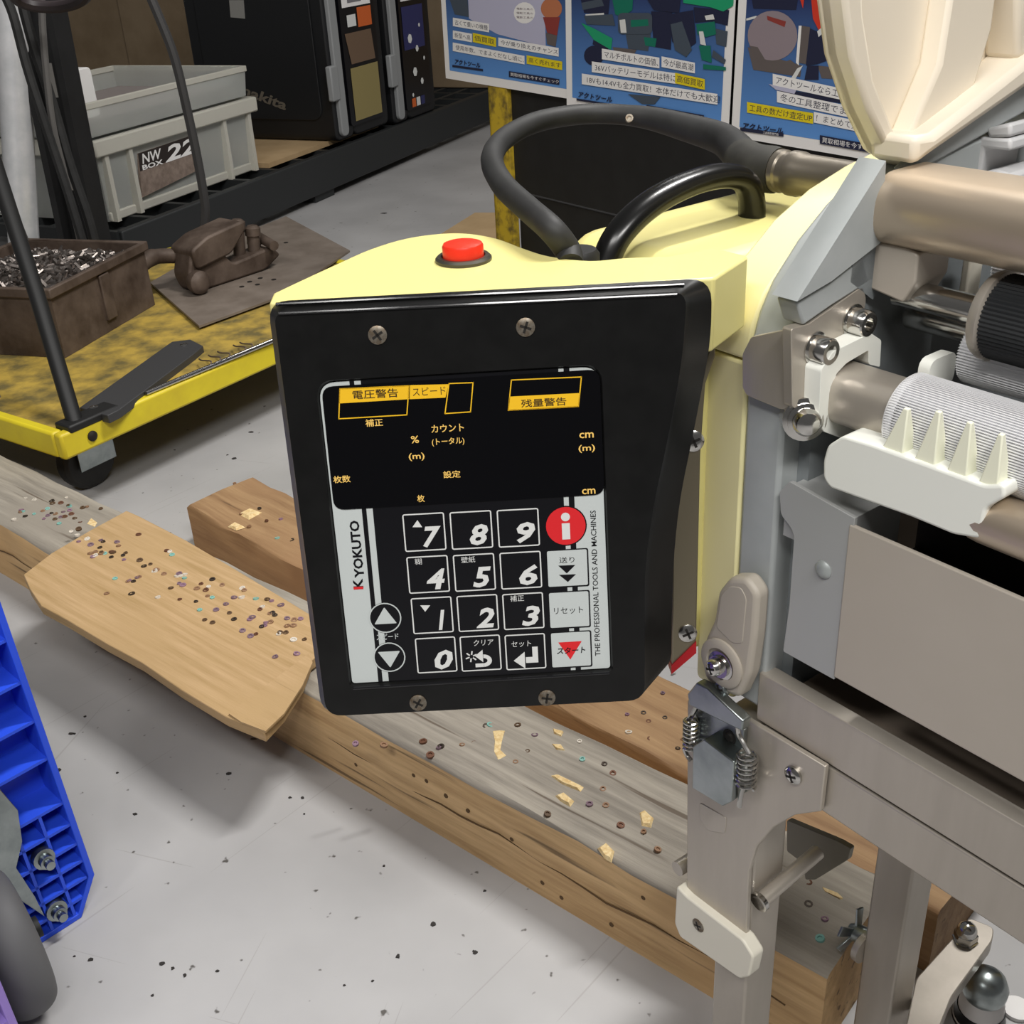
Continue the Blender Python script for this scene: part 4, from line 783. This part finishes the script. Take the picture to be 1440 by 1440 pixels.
rr_ = [max(.0056, .0096 - .0040 * k / 22) for k in range(len(hz) - nb + 2)]
mb = MB(); mb.tube(hz[nb - 2:], rr_, 16); M1('hose', RUB)
gc = onz(812, 357, zt - .002); mb = MB(); mb.lathe(gc, (0, 0, 1), [(.0095, -.012), (.0095, .0), (.008, .002), (.004, .002), (.001, .002)], 20); M1('hose_socket', BLKM)
for x, y in ((905, 166),): 
    mb = MB(); q = atd(x - 20, y, dh + .022); mb.lathe(q, (0, -1, .4), [(.0022, -.002), (.0022, .0005), (.0012, .0005), (.001, 0), (.0002, 0)], 12); M1('hose_clip', SCRW)
# grey casting
g_prof = [(0, .352), (0, .5345), (.0022, .5365), (.0047, .5455), (.012, .5575), (.0262, .5712), (.043, .5828), (.0604, .5915), (.079, .5965), (.14, .602), (.26, .605), (.26, .352)]
mb = MB(mw); mb.prism(g_prof, BZ, 0, .0205); M1('side_frame', GRY, .002)
mb = MB(mw); mb.prism([(.012, .36), (.012, .525), (.03, .56), (.07, .58), (.25, .585), (.25, .36)], BZ, .0205, .0265); M1('inner_wall', GRYD)
mb = MB(mw); tri_ = pa([(1246, 226), (1121, 424), (1170, 395), (1240, 340)], .031); mb.prism(tri_, BZ, .0185, .031); M1('casting_facet', GRY)
mb = MB(mw); mb.prism(pa([(1121, 426), (1170, 396), (1244, 338), (1244, 384), (1170, 430), (1130, 458)], .029), BZ, .0185, .029); M1('casting_ledge', GRY, .001)
# steel bracket folded round the casting
mb = MB(mw); mb.prism(rpoly(pb([(1056, 474), (1112, 462), (1114, 574), (1098, 576), (1050, 556), (1044, 545), (1044, 498)], -.0045), .0012, 3), AZ, -.0045, -.0005); mb.prism(rpoly(pa([(1111, 462), (1135, 456), (1212, 402), (1217, 420), (1206, 484), (1172, 522), (1150, 572), (1113, 574)], .0285), .002, 3), BZ, .0245, .0290); M1('steel_bracket', STL, .0008)
for x, y in ((1146, 489), (1199, 450)):
    q = ona(x, y, .029); mb = MB(mw); mb.lathe(q, (1, 0, 0), [(.0068, -.001), (.0068, .0006), (.0056, .0008), (.0056, .0074), (.0050, .0082), (.0030, .0082), (.0028, .005), (.0005, .005)], 20); M1('socket_bolt', CHR)
q = onb(1131, 589, .001); mb = MB(mw); mb.lathe(q, (.75, -.6, .1), [(.0092, -.006), (.0092, .0012), (.0074, .0016), (.0074, .003), (.0058, .0034), (.0058, .0056), (.0046, .0078), (.0015, .0088), (.0003, .0089)], 24); M1('bolt', CHR)
# white end guide
mb = MB(mw); mb.prism(rpoly(pa([(1143, 590), (1146, 518), (1163, 492), (1216, 466), (1231, 476), (1229, 514), (1213, 510), (1213, 490), (1182, 508), (1167, 524), (1166, 582), (1178, 594), (1235, 612), (1215, 628), (1150, 604)], .034), .0012, 3), BZ, .029, .037); M1('end_guide', WPL, .0012)
# main ribbed roller on its shaft
sh_ = ona(1190, 552, .036); bS, zS = sh_.y, sh_.z
mb = MB(mw); mb.prism(rrect(bS - .0125, bS + .0125, zS - .0115, zS + .0115, .008, 5), BZ, .033, .09); M1('roller_shaft', STL)
def a_at(x, y, b_, z_):                                            # a where the line b=b_, z=z_ passes pixel column x
    lo, hi = 0., .4
    for _ in range(40):
        m_ = (lo + hi) / 2; p = mw(m_, b_, z_) - CAM; X = 720 + FPX * p.dot(RT) / p.dot(F)
        lo, hi = (m_, hi) if X < x else (lo, m_)
    return lo
aR = a_at(1278, 560, bS, zS)
NT = 100; ribp = []
for k in range(NT):
    for da, rr in ((0, .0152), (.45, .0152), (.5, .0166), (.95, .0166)): t = 2 * pi * (k + da) / NT; ribp.append((bS + rr * cos(t), zS + rr * sin(t)))
mb = MB(mw); mb.prism(ribp, BZ, aR, LX); M1('ribbed_roller', ALU, ang=20)
mb = MB(mw); mb.lathe((aR, bS, zS), (1, 0, 0), [(.0125, -.0012), (.0158, -.001), (.0163, .001), (.0163, .003)], 40); M1('roller_end_ring', ALU)
q = ona(1262, 515, .05); mb = MB(mw); mb.prism(rrect(bS + .012, bS + .03, zS + .004, zS + .018, .004, 3), BZ, aR - .006, aR - .001); M1('roller_cap', WPL)
# comb holder with four fingers
mb = MB(mw); body = rpoly(pb([(1157, 648), (1163, 627), (1185, 613), (1228, 626), (1300, 652), (1385, 683), (1412, 682), (1413, 700), (1386, 715), (1377, 758), (1340, 752), (1280, 727), (1210, 702), (1166, 686), (1157, 672)], -.004), .0018, 4); mb.prism(body, AZ, -.004, .016); M1('comb_holder', WPL, .0035, seg=3)
for (bx0, by0), (bx1, by1), (tx_, ty_) in (((1228, 652), (1266, 664), (1273, 574)), ((1276, 668), (1311, 680), (1318, 578)), ((1322, 684), (1356, 696), (1362, 593)), ((1368, 698), (1400, 708), (1406, 610))):
    lo_ = pb([(bx0, by0), (bx1, by1)], -.003); tp = pb([(tx_ - 3, ty_), (tx_ + 4, ty_ + 2)], -.001)
    mb = MB(mw); vs = [(lo_[0][0], -.003, lo_[0][1]), (lo_[1][0], -.003, lo_[1][1]), (lo_[1][0], .008, lo_[1][1]), (lo_[0][0], .008, lo_[0][1]), (tp[0][0], -.001, tp[0][1]), (tp[1][0], -.001, tp[1][1]), (tp[1][0], .001, tp[1][1]), (tp[0][0], .001, tp[0][1])]
    mb.add(vs, [(0, 1, 2, 3), (4, 5, 6, 7), (0, 1, 5, 4), (1, 2, 6, 5), (2, 3, 7, 6), (3, 0, 4, 7)]); M1('comb_finger', mat('yellowed_nylon', 'eeeed8', .4), .0005)
q = onb(1392, 728, .006); mb = MB(mw); mb.lathe((q.x, .006, q.z), (1, 0, 0), [(.0098, -.004), (.0102, 0), (.0102, .35)], 28); M1('guide_rod', STB)
# big satin tube and the parts under it
mb = MB(mw); mb.prism(rrect(.0335, .078, .571, .5995, .0125, 7), BZ, .029, LX); M1('cover_tube', STB)
mb = MB(mw); mb.prism(rpoly(pb([(1217, 338), (1276, 350), (1291, 358), (1287, 398), (1269, 426), (1214, 402)], .04), .0012, 3), AZ, .04, .062); M1('bearing_block', STP, .001)
q = onb(1274, 412, .05); mb = MB(mw); mb.lathe((q.x, .05, q.z), (1, 0, 0), [(.0062, -.003), (.0058, .0), (.0058, .3)], 24); M1('feed_rod', CHR)
zr = q.z; mb = MB(mw); q2 = onb(1292, 446, .066); mb.lathe((q2.x, .066, q2.z), (1, 0, 0), [(.0056, -.004), (.0056, .3)], 20); M1('feed_rod', CHR)
aB = a_at(1400, 450, .05, zr); mb = MB(mw); mb.lathe((aB, .05, zr), (1, 0, 0), [(.005, -.003), (.0165, -.002), (.0175, .0), (.0175, .002), (.016, .003)], 36); M1('roller_flange', STL)
mb = MB(mw); rp = [circ(.05, zr, .0165, 60)]; pts_ = []
for k in range(120): t = 2 * pi * k / 120; rr = .0165 if k % 2 else .0160; pts_.append((.05 + rr * cos(t), zr + rr * sin(t)))
mb.prism(pts_, BZ, aB + .002, LX); M1('rubber_roller', mat('black_knurled_rubber', '202224', .5), ang=15)
q3 = onb(1378, 500, .055); pts_ = []
for k in range(70):
    for da, rr in ((0, .0125), (.5, .0138)): t = 2 * pi * (k + da) / 70; pts_.append((.06 + rr * cos(t), q3.z + rr * sin(t)))
mb = MB(mw); mb.prism(pts_, BZ, a_at(1372, 500, .06, q3.z), LX); M1('lower_roller', ALU, ang=20)
q4 = onb(1415, 382, .09); pts_ = []
for k in range(50):
    for da, rr in ((0, .010), (.5, .0115)): t = 2 * pi * (k + da) / 50; pts_.append((.1 + rr * cos(t), q4.z + rr * sin(t)))
mb = MB(mw); mb.prism(pts_, BZ, a_at(1415, 382, .1, q4.z), LX); M1('back_roller', ALU, ang=20)
mb = MB(mw); mb.prism(pa([(1300, 352), (1380, 372), (1320, 445), (1290, 420)], .06), BZ, .0265, .029); M1('inner_cam', GRYD)
mb = MB(mw); mb.box(a_at(1372, 420, .1, q4.z), a_at(1384, 420, .1, q4.z), .09, .1, q4.z - .03, q4.z + .004); M1('hook_tab', IVP, .001)
# inside shell
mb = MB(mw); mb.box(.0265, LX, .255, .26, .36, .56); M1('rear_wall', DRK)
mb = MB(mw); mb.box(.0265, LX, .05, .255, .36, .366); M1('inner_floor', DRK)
mb = MB(mw); mb.box(.0265, LX, .078, .081, .352, .48); M1('inner_baffle', mat('brown_shaded_steel', '6e6256', .45, .5))  # shaded copy of the steel: channel shade put into the brown
# tray front
mb = MB(mw); tp_ = pb([(1096, 692), (1110, 677), (1202, 729), (1187, 850), (1173, 956), (1101, 916), (1110, 850), (1117, 748), (1098, 724)], -.0012); mb.prism(rpoly(tp_, [.001, .001, .0002, 0, .0005, .001, 0, .004, .002], 3), AZ, -.0012, .001); mb.box(.024, .0605, .001, .032, .45, .4735); M1('tray_end', mat('grey_steel_end', 'a9aaa9', .45, .15), .0006)
q = onb(1158, 801, -.0012); mb = MB(mw); mb.lathe((q.x, -.0012, q.z), (0, -1, 0), [(.0042, -.0005), (.0042, .0004), (.0032, .0014), (.0015, .002), (.0002, .0021)], 18); M1('rivet', mat('grey_rivet', 'a6abaa', .4, .4))
mb = MB(mw); mb.box(.0592, LX, -.0018, .0006, .3945, .4705); M1('tray_front', STP, .0006)
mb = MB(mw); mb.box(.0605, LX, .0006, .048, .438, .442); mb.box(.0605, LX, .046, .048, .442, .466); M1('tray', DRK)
# base rail
mb = MB(mw); mb.box(.018, LX, -.0015, .0008, .3465, .3735); mb.box(.018, LX, .0008, .075, .3465, .350); mb.box(.018, LX, -.0015, .0075, .3722, .3742); M1('base_rail', STL, .0006)
mb = MB(mw); mb.box(.03, LX, .014, .06, .350, .3655); M1('light_catch_step', mat('brown_shaded_steel', '6e6256', .45, .5))  # step added so light reaches the channel; shade in its brown colour
# cam lever
lv = rpoly(pb([(986, 928), (992, 898), (1004, 872), (1010, 832), (1026, 812), (1050, 813), (1066, 836), (1062, 895), (1054, 950), (1040, 982), (1012, 972), (992, 955)], -.010), .003, 4)
mb = MB(mw); mb.prism(lv, AZ, -.0105, -.0012); M1('cam_lever', BGP, .0025, seg=3)
ii = pb([(1007, 882), (1014, 836), (1026, 824), (1042, 826), (1050, 842), (1044, 905), (1030, 905)], -.0107); mb = MB(mw); mb.prism(rpoly(ii, .002, 4), AZ, -.0108, -.010); M1('lever_pad', BGP, .0004)
q = onb(1016, 932, -.0105); mb = MB(mw); mb.lathe((q.x, -.0105, q.z), (0, -1, 0), [(.0128, -.004), (.0128, .0012), (.0115, .002), (.0085, .002), (.008, .0006), (.001, .0006)], 30); M1('lever_hub', BGP)
mb = MB(mw); mb.lathe((q.x, -.0108, q.z - .001), (0, -1, 0), [(.0075, -.001), (.0075, .0012), (.0058, .0014), (.0058, .0030), (.004, .003)], 24); screw(mb, (q.x - .001, -.0135, q.z - .0012), (-.1, -1, 0), .0044, .0042); M1('lever_bolt', [CHR, SCRD])
q = onb(1019, 966, -.008); mb = MB(mw); screw(mb, (q.x, -.009, q.z), (0, -1, .1), .0042, .0035); M1('screw', [ZNC, SCRD])
# raised cream lid
LA = .012
lo_out = pa([(1166, -90), (1170, 0), (1180, 78), (1204, 152), (1234, 214), (1262, 233), (1284, 222), (1440, 118), (1700, -40), (1700, -90)], LA)
mb = MB(mw); mb.prism(lo_out, BZ, LA - .006, LA); M1('lid', CRM, .0012)
mb = MB(mw); inn = pa([(1192, -90), (1197, 20), (1212, 110), (1240, 180), (1268, 208), (1262, 233), (1234, 214), (1204, 152), (1180, 78), (1170, 0), (1166, -90)], LA); mb.prism(inn, BZ, LA - .008, LA + .006); M1('lid_rim', CRM, .002)
mb = MB(mw); rb_ = pa([(1268, 232), (1270, 190), (1296, 186), (1346, 148), (1420, 90), (1440, 70), (1700, -100), (1700, -40), (1440, 112), (1290, 216)], LA + .014); mb.prism(rb_, BZ, LA - .002, LA + .020); M1('lid_flange', CRM, .003)
mb = MB(mw); fa = pa([(1268, 190), (1310, 90), (1338, -90), (1400, -90), (1384, 40), (1354, 140), (1300, 180)], LA + .006); mb.prism(fa, BZ, LA - .001, LA + .010); M1('lid_rib', CRM, .002)
mb = MB(mw); fb = pa([(1420, 86), (1422, -90), (1700, -90), (1700, -60)], LA + .012); mb.prism(fb, BZ, LA - .001, LA + .016); M1('lid_rib', CRM, .003)
mb = MB(mw); mb.prism(pa([(1262, 238), (1290, 214), (1440, 110), (1700, -48), (1700, 20), (1440, 158), (1296, 238)], .022), BZ, .019, .0225); M1('top_edge', GRY, .001)
# pale gear blocks at the back
for pts in ([(1366, 252), (1384, 186), (1440, 190), (1440, 208), (1402, 204), (1392, 252)], [(1400, 236), (1420, 234), (1440, 240), (1440, 262), (1398, 252)], [(1404, 176), (1440, 168), (1440, 188), (1408, 190)]):
    mb = MB(mw); mb.prism(pb(pts, .13), AZ, .12, .15); M1('gear_bracket', LGP, .0015)
mb = MB(mw); mb.prism(pb([(1300, 240), (1440, 268), (1440, 150), (1300, 215)], .17), AZ, .165, .17); M1('back_panel', GRY)
# ================================================================== FOLDING STAND
std = thing('folding_stand', 'brushed stainless folding stand with square legs and a spring clasp under the machine', 'stand', mw(.1, .07, 0))
def M2(name, m, bevel=0, **k): return mb.build(name, m, std, bevel=bevel, **k)
mb = MB(mw); mb.box(.022, LX, -.0012, .024, .317, .3445); M2('rail', STL, .001)
mb = MB(mw); mb.box(.022, LX, .115, .14, .317, .3445); M2('rail', STL, .001)
mb = MB(mw); mb.box(-.003, .021, .001, .0255, 0, .34); M2('leg', STL, .0015)
mb = MB(mw); mb.box(.0205, .0455, .115, .1395, 0, .335); M2('leg', STL, .0015)
mb = MB(mw); mb.box(.0, .018, .0255, .115, .30, .325); M2('cross_bar', STL, .001)
plate_ = pb([(967, 985), (1052, 1012), (1161, 1078), (1154, 1141)] + [(1118, 1146), (1088, 1163), (1064, 1190), (1053, 1225), (1049, 1328)] + [(966, 1266)], -.005)
mb = MB(mw); mb.prism(plate_, AZ, -.0052, -.0022); bp = M2('hinge_plate', STL, .0006)
q = onb(1117, 1089, -.0052); mb = MB(mw); screw(mb, (q.x, -.0052, q.z), (0, -1, 0), .0048, .0028); M2('screw', [CHR, SCRD])
mb = MB(mw); rg = rpoly(pb([(984, 1128), (1022, 1150), (1020, 1172), (996, 1168), (984, 1150)], -.0053), .002, 4); mb.prism(rg, AZ, -.0056, -.005); M2('stamped_boss', STL, .0003)
# ivory foot cap
fp2 = rpoly(pb([(951, 1246), (966, 1262), (1044, 1322), (1059, 1346), (1053, 1374), (1040, 1377), (956, 1318), (948, 1298)], -.010), .002, 3)
mb = MB(mw); mb.prism(fp2, AZ, -.0100, -.001); M2('end_cap', IVP, .0014, seg=3)
q = onb(982, 1301, -.010); mb = MB(mw); screw(mb, (q.x, -.0100, q.z), (0, -1, 0), .0042, .0008); M2('screw', [SCRW, SCRD])
# spring clasp
cls = MB(mw); cls.prism(pb([(973, 972), (986, 956), (1002, 964), (1052, 1010), (1050, 1024), (976, 988)], -.013), AZ, -.0165, -.0106); mb = cls; clasp = M2('clasp', ZNC, .0008, label='zinc plated spring clasp')
def M3(name, m, bevel=0, **k): return mb.build(name, m, clasp, bevel=bevel, **k)
mb = MB(mw); mb.prism(pb([(977, 986), (1047, 1026), (1043, 1082), (980, 1052)], -.008), AZ, -.0085, -.0055); M3('catch_plate', ZNC, .0004)
q = onb(1026, 1036, -.0085); mb = MB(mw); mb.lathe((q.x, -.0085, q.z), (0, -1, 0), [(.0042, -.001), (.0042, .0002), (.0028, .0002), (.002, .0012), (.0002, .0012)], 16); M3('rivet', SCRD)
mb = MB(mw); mb.prism(rpoly(pb([(974, 1050), (990, 1040), (1032, 1072), (1028, 1128), (1016, 1134), (973, 1108)], -.018), .0008, 3), AZ, -.018, -.0055); M3('lever', ZNC, .0012)
for (x, y, rpx, hpx) in ((972, 1033, 11, 46), (1050, 1082, 14, 50)):
    c = onb(x, y, -.013); r = rpx * .54 / 1600; h = hpx * .54 / 1600 / .83; T_ = 7; pts_ = [(c.x + r * cos(2 * pi * t / 12), -.013 + r * sin(2 * pi * t / 12), c.z - h / 2 + h * t / (12 * T_)) for t in range(12 * T_ + 1)]
    mb = MB(mw); mb.tube(pts_, .00085, 7); M3('spring', CHR)
for pts_ in ([(992, 962), (984, 985), (974, 1004), (968, 1012)], [(1040, 1012), (1038, 1030), (1046, 1046), (1054, 1060)], [(962, 1052), (966, 1062), (972, 1070)], [(1046, 1104), (1042, 1118), (1040, 1134)]):
    mb = MB(mw); mb.tube(smooth([onb(x, y, -.013) for x, y in pts_], 5), .0013, 8); M3('wire_loop', CHR)
# cross pins, hook plate, wing nut
p0_, p1_ = ona(1066, 1270, .026), ona(1150, 1198, .026); mb = MB(mw); mb.tube([p0_, p1_], .0042, 16); M2('cross_pin', STL)
mb = MB(mw); mb.tube([p0_, p0_ + (p1_ - p0_).normalized() * .0025], .0056, 16); M2('pin_clip', CHR)
p0_ = onb(954, 1221, -.002); mb = MB(mw); mb.tube([V((p0_.x, -.003, p0_.z)), V((p0_.x + .001, .03, p0_.z))], .0045, 16); M2('stop_pin', STL)
mb = MB(mw); hkq = rpoly(pb([(1108, 1152), (1180, 1182), (1198, 1192), (1194, 1208), (1148, 1236), (1134, 1236), (1132, 1214), (1108, 1196)], .06), .0015, 3); mb.prism(hkq, AZ, .059, .0625); M2('hook_plate', mat('dark_olive_steel', '7a7568', .45, .5), .0006)
wn = ona(1206, 1312, .012)
mb = MB(mw); mb.lathe(wn, (-1, -.3, 0), [(.006, -.008), (.006, .002), (.004, .006), (.001, .006)], 14); wing = M2('wing_nut', ZNC)
for an in (70, 150, 215):
    d = V((0, cos(radians(an)), sin(radians(an)))); d = V((-.25, d.y, d.z)).normalized(); c = wn + d * .010; pr = V((-1, 0, 0)).cross(d).normalized()
    mb = MB(mw); vs = [c + d * sx * .0065 + pr * sy * (.0028 if sx < 0 else .0036) + V((-1, 0, 0)) * sz * .0008 for sx in (-1, 1) for sy in (-1, 1) for sz in (-1, 1)]
    mb.add([tuple(v) for v in vs], [(0, 1, 3, 2), (4, 6, 7, 5), (0, 4, 5, 1), (2, 3, 7, 6), (0, 2, 6, 4), (1, 5, 7, 3)]); mb.build('wing', ZNC, wing, bevel=.0004)
mb = MB(mw); mb.lathe(ona(1214, 1332, .019), (-1, 0, 0), [(.0105, -.002), (.0105, .002), (.009, .003), (.001, .003)], 20); M2('brace_washer', STL)
# caster bracket at the foot of the rear leg
zb_ = .062
mb = MB(); bq = rpoly([(onz(x, y, zb_).x, onz(x, y, zb_).y) for x, y in [(1262, 1500), (1288, 1376), (1346, 1312), (1362, 1290), (1398, 1304), (1396, 1322), (1338, 1402), (1300, 1500)]], .004, 3); mb.prism(bq, lambda x, y, z: (x, y, z), zb_ - .012, zb_); M2('caster_arm', STL, .001)
q = onz(1357, 1322, zb_); mb = MB(); mb.lathe(q, (0, 0, 1), [(.0085, 0), (.0085, .0012), (.0078, .0014), (.0078, .0072), (.0068, .0082)], 6); mb.lathe(q + V((0, 0, .0075)), (0, 0, 1), [(.0068, 0), (.0066, .003), (.0052, .0058), (.003, .0074), (.0003, .0080)], 24); M2('acorn_nut', CHR)
q = onz(1385, 1392, .03); q.z = 0
mb = MB(); mb.lathe(q, (0, 0, 1), [(.0175, .0), (.0175, .004), (.0155, .006), (.0145, .020), (.0130, .026), (.004, .027)], 28); M2('caster_cup', mat('pale_grey_cup', 'c4c0be', .4))
mb = MB(); mb.lathe(q + V((0, 0, .024)), (0, 0, 1), [(.012, -.002), (.0146, .004), (.0150, .010), (.0125, .017), (.008, .0215), (.0005, .0232)], 28); M2('caster_dome', ZNC)
mb = MB(); mb.lathe(q, (0, 0, 1), [(.0179, .001), (.0165, .0075), (.0158, .0125), (.0140, .0125)], 28); M2('cup_label', PRB)
q = onz(1430, 1418, .002); mb = MB(); mb.lathe((q.x, q.y, 0), (0, 0, 1), [(.010, .0), (.010, .003), (.007, .004), (.001, .004)], 24); tag(mb.build('plastic_disc', PAP), 'small white plastic disc lying on the floor beside the stand caster', 'disc')
# ================================================================== DOLLIES AT THE LEFT EDGE
def dolly(px, m, label, full=True):
    g = onz(*px, 0); h = head(45); nn = V((h.y, -h.x, 0))
    def T(h_, z, d): return g + h * h_ + ZX * z - nn * (d + .09 * z)
    t = thing('plastic_dolly', label, 'dolly', T(-.15, 0, .02)); HH = .42
    def part(name, pts, d0, d1, bev=.0006, mt=None, parent=None):
        mb = MB(T); mb.prism(pts, lambda a_, b_, c_: (a_, b_, c_), d0, d1); return mb.build(name, mt or m, parent or t, bevel=bev)
    part('deck_sheet', [(-.3, 0), (-.008, 0), (.012, .03), (.012, HH), (-.3, HH)], .030, .034)
    part('rim', [(-.3, 0), (-.008, 0), (.012, .03), (.012, HH), (.007, HH), (.007, .031), (-.0095, .0045), (-.3, .0045)], 0, .032)
    for z0, z1, x1 in ((.016, .016, -.002), (.031, .031, .006), (.047, .047, .007), (.064, .064, .007), (.083, .083, .007), (.104, .104, .007), (.140, .146, .007), (.172, .180, .007), (.205, .214, .007), (.240, .250, .007), (.28, .29, .007), (.32, .33, .007), (.36, .37, .007)):
        part('rib', [(-.3, z0 - .0012), (x1, z1 - .0012), (x1, z1 + .0012), (-.3, z0 + .0012)], .001, .030, 0)
    for x in (-.012, -.031, -.05, -.075): part('rib', [(x - .0012, .004), (x + .0012, .004), (x + .0012, .104), (x - .0012, .104)], .001, .030, 0)
    for x in (-.06, -.12, -.2): part('rib', [(x - .0012, .104), (x + .0012, .104), (x + .0012, HH), (x - .0012, HH)], .001, .030, 0)
    def loc(x, y, d): p = onp(x, y, g - nn * d, nn) - g; return (p.dot(h), p.z)
    if full:
        for x, y in ((70, 1216), (84, 1285)):
            c = loc(x, y, -.004); mb = MB(T); mb.lathe((*c, 0), (0, 0, -1), [(.0085, -.004), (.0085, .0018), (.0062, .0022), (.0055, .0024), (.0055, .0075), (.0036, .0078), (.0036, .0125), (.0005, .013)], 6 if 0 else 16); mb.build('bolt', ZNC, t)
        fk = [loc(x, y, -.006) for x, y in ((-60, 1096), (0, 1108), (34, 1148), (38, 1190), (28, 1226), (52, 1264), (64, 1290), (20, 1262), (-60, 1250))]
        part('caster_plate', fk, -.0075, -.0045, .0005, ZNC)
        wc = T(-.075, .062, -.050); ax = h * .9 + nn * .1; mb = MB(); mb.lathe(wc, ax, [(.030, -.017)] + [(.044 + .012 * cos(radians(t)), .017 * sin(radians(t))) for t in range(-85, 86, 10)] + [(.030, .017)], 64); mb.build('tyre', RTY, t)
        mb = MB(); mb.lathe(wc, ax, [(.008, -.024), (.008, -.018), (.031, -.0165), (.031, .0165), (.008, .018), (.008, .024)], 24); mb.build('hub', BLKM, t)
    return t
dolly((128, 1282), BLU, 'blue ribbed plastic dolly standing on edge with a grey caster wheel')
dolly((50, 1575), PUR, 'purple ribbed plastic dolly standing on edge in front of the blue one', False)
# ------------------------------------------------------------------ litter on the floor
rn = random.Random(21); DB = mat('black_debris', '2a2725', .8); mb = MB()
for x, y in [(165, 1087), (101, 1032), (105, 1032), (82, 1083), (243, 1362), (260, 1372), (228, 1355), (105, 1345), (127, 1350), (322, 1088), (408, 1122), (426, 1122), (428, 1145), (609, 1300), (120, 1008), (306, 1366), (540, 1218), (682, 1253), (668, 1340), (620, 1160), (484, 1386), (524, 1380), (666, 1338), (560, 1345), (190, 1145), (215, 1400), (320, 640), (330, 645), (353, 608), (246, 633), (540, 300)]:
    p = onz(x, y, 0)
    if AF - .006 < p.dot(TN) < AB + .16: continue
    s_ = rn.uniform(.001, .0028) * (p - CAM).length; n_ = 6; a0 = rn.uniform(0, 6)
    pl_ = [(p.x + s_ * rn.uniform(.5, 1.2) * cos(a0 + k), p.y + s_ * rn.uniform(.4, 1.) * sin(a0 + k)) for k in range(6)]; mb.prism(pl_, lambda a_, b_, c_: (a_, b_, c_), -.0004, .0008)
o = stuff(mb.build('floor_debris', DB)); o['label'] = 'small black flecks of debris scattered over the grey floor'; o['category'] = 'debris'
# glossy tubes added to catch highlight lines along bezel top and keypad bottom
for (x0, y0), (x1, y1), n0 in (((392, 441), (952, 414), .0002), ((388, 428), (962, 400), -.005), ((497, 968), (857, 946), .0)):
    a_, b_ = FP(x0, y0, n0), FP(x1, y1, n0); mb = MB(fc); mb.tube([(*a_, n0), (*b_, n0)], .0007, 8); mb.build('highlight_lip', mat('polished_black_edge', '1a1a1c', .1), con)
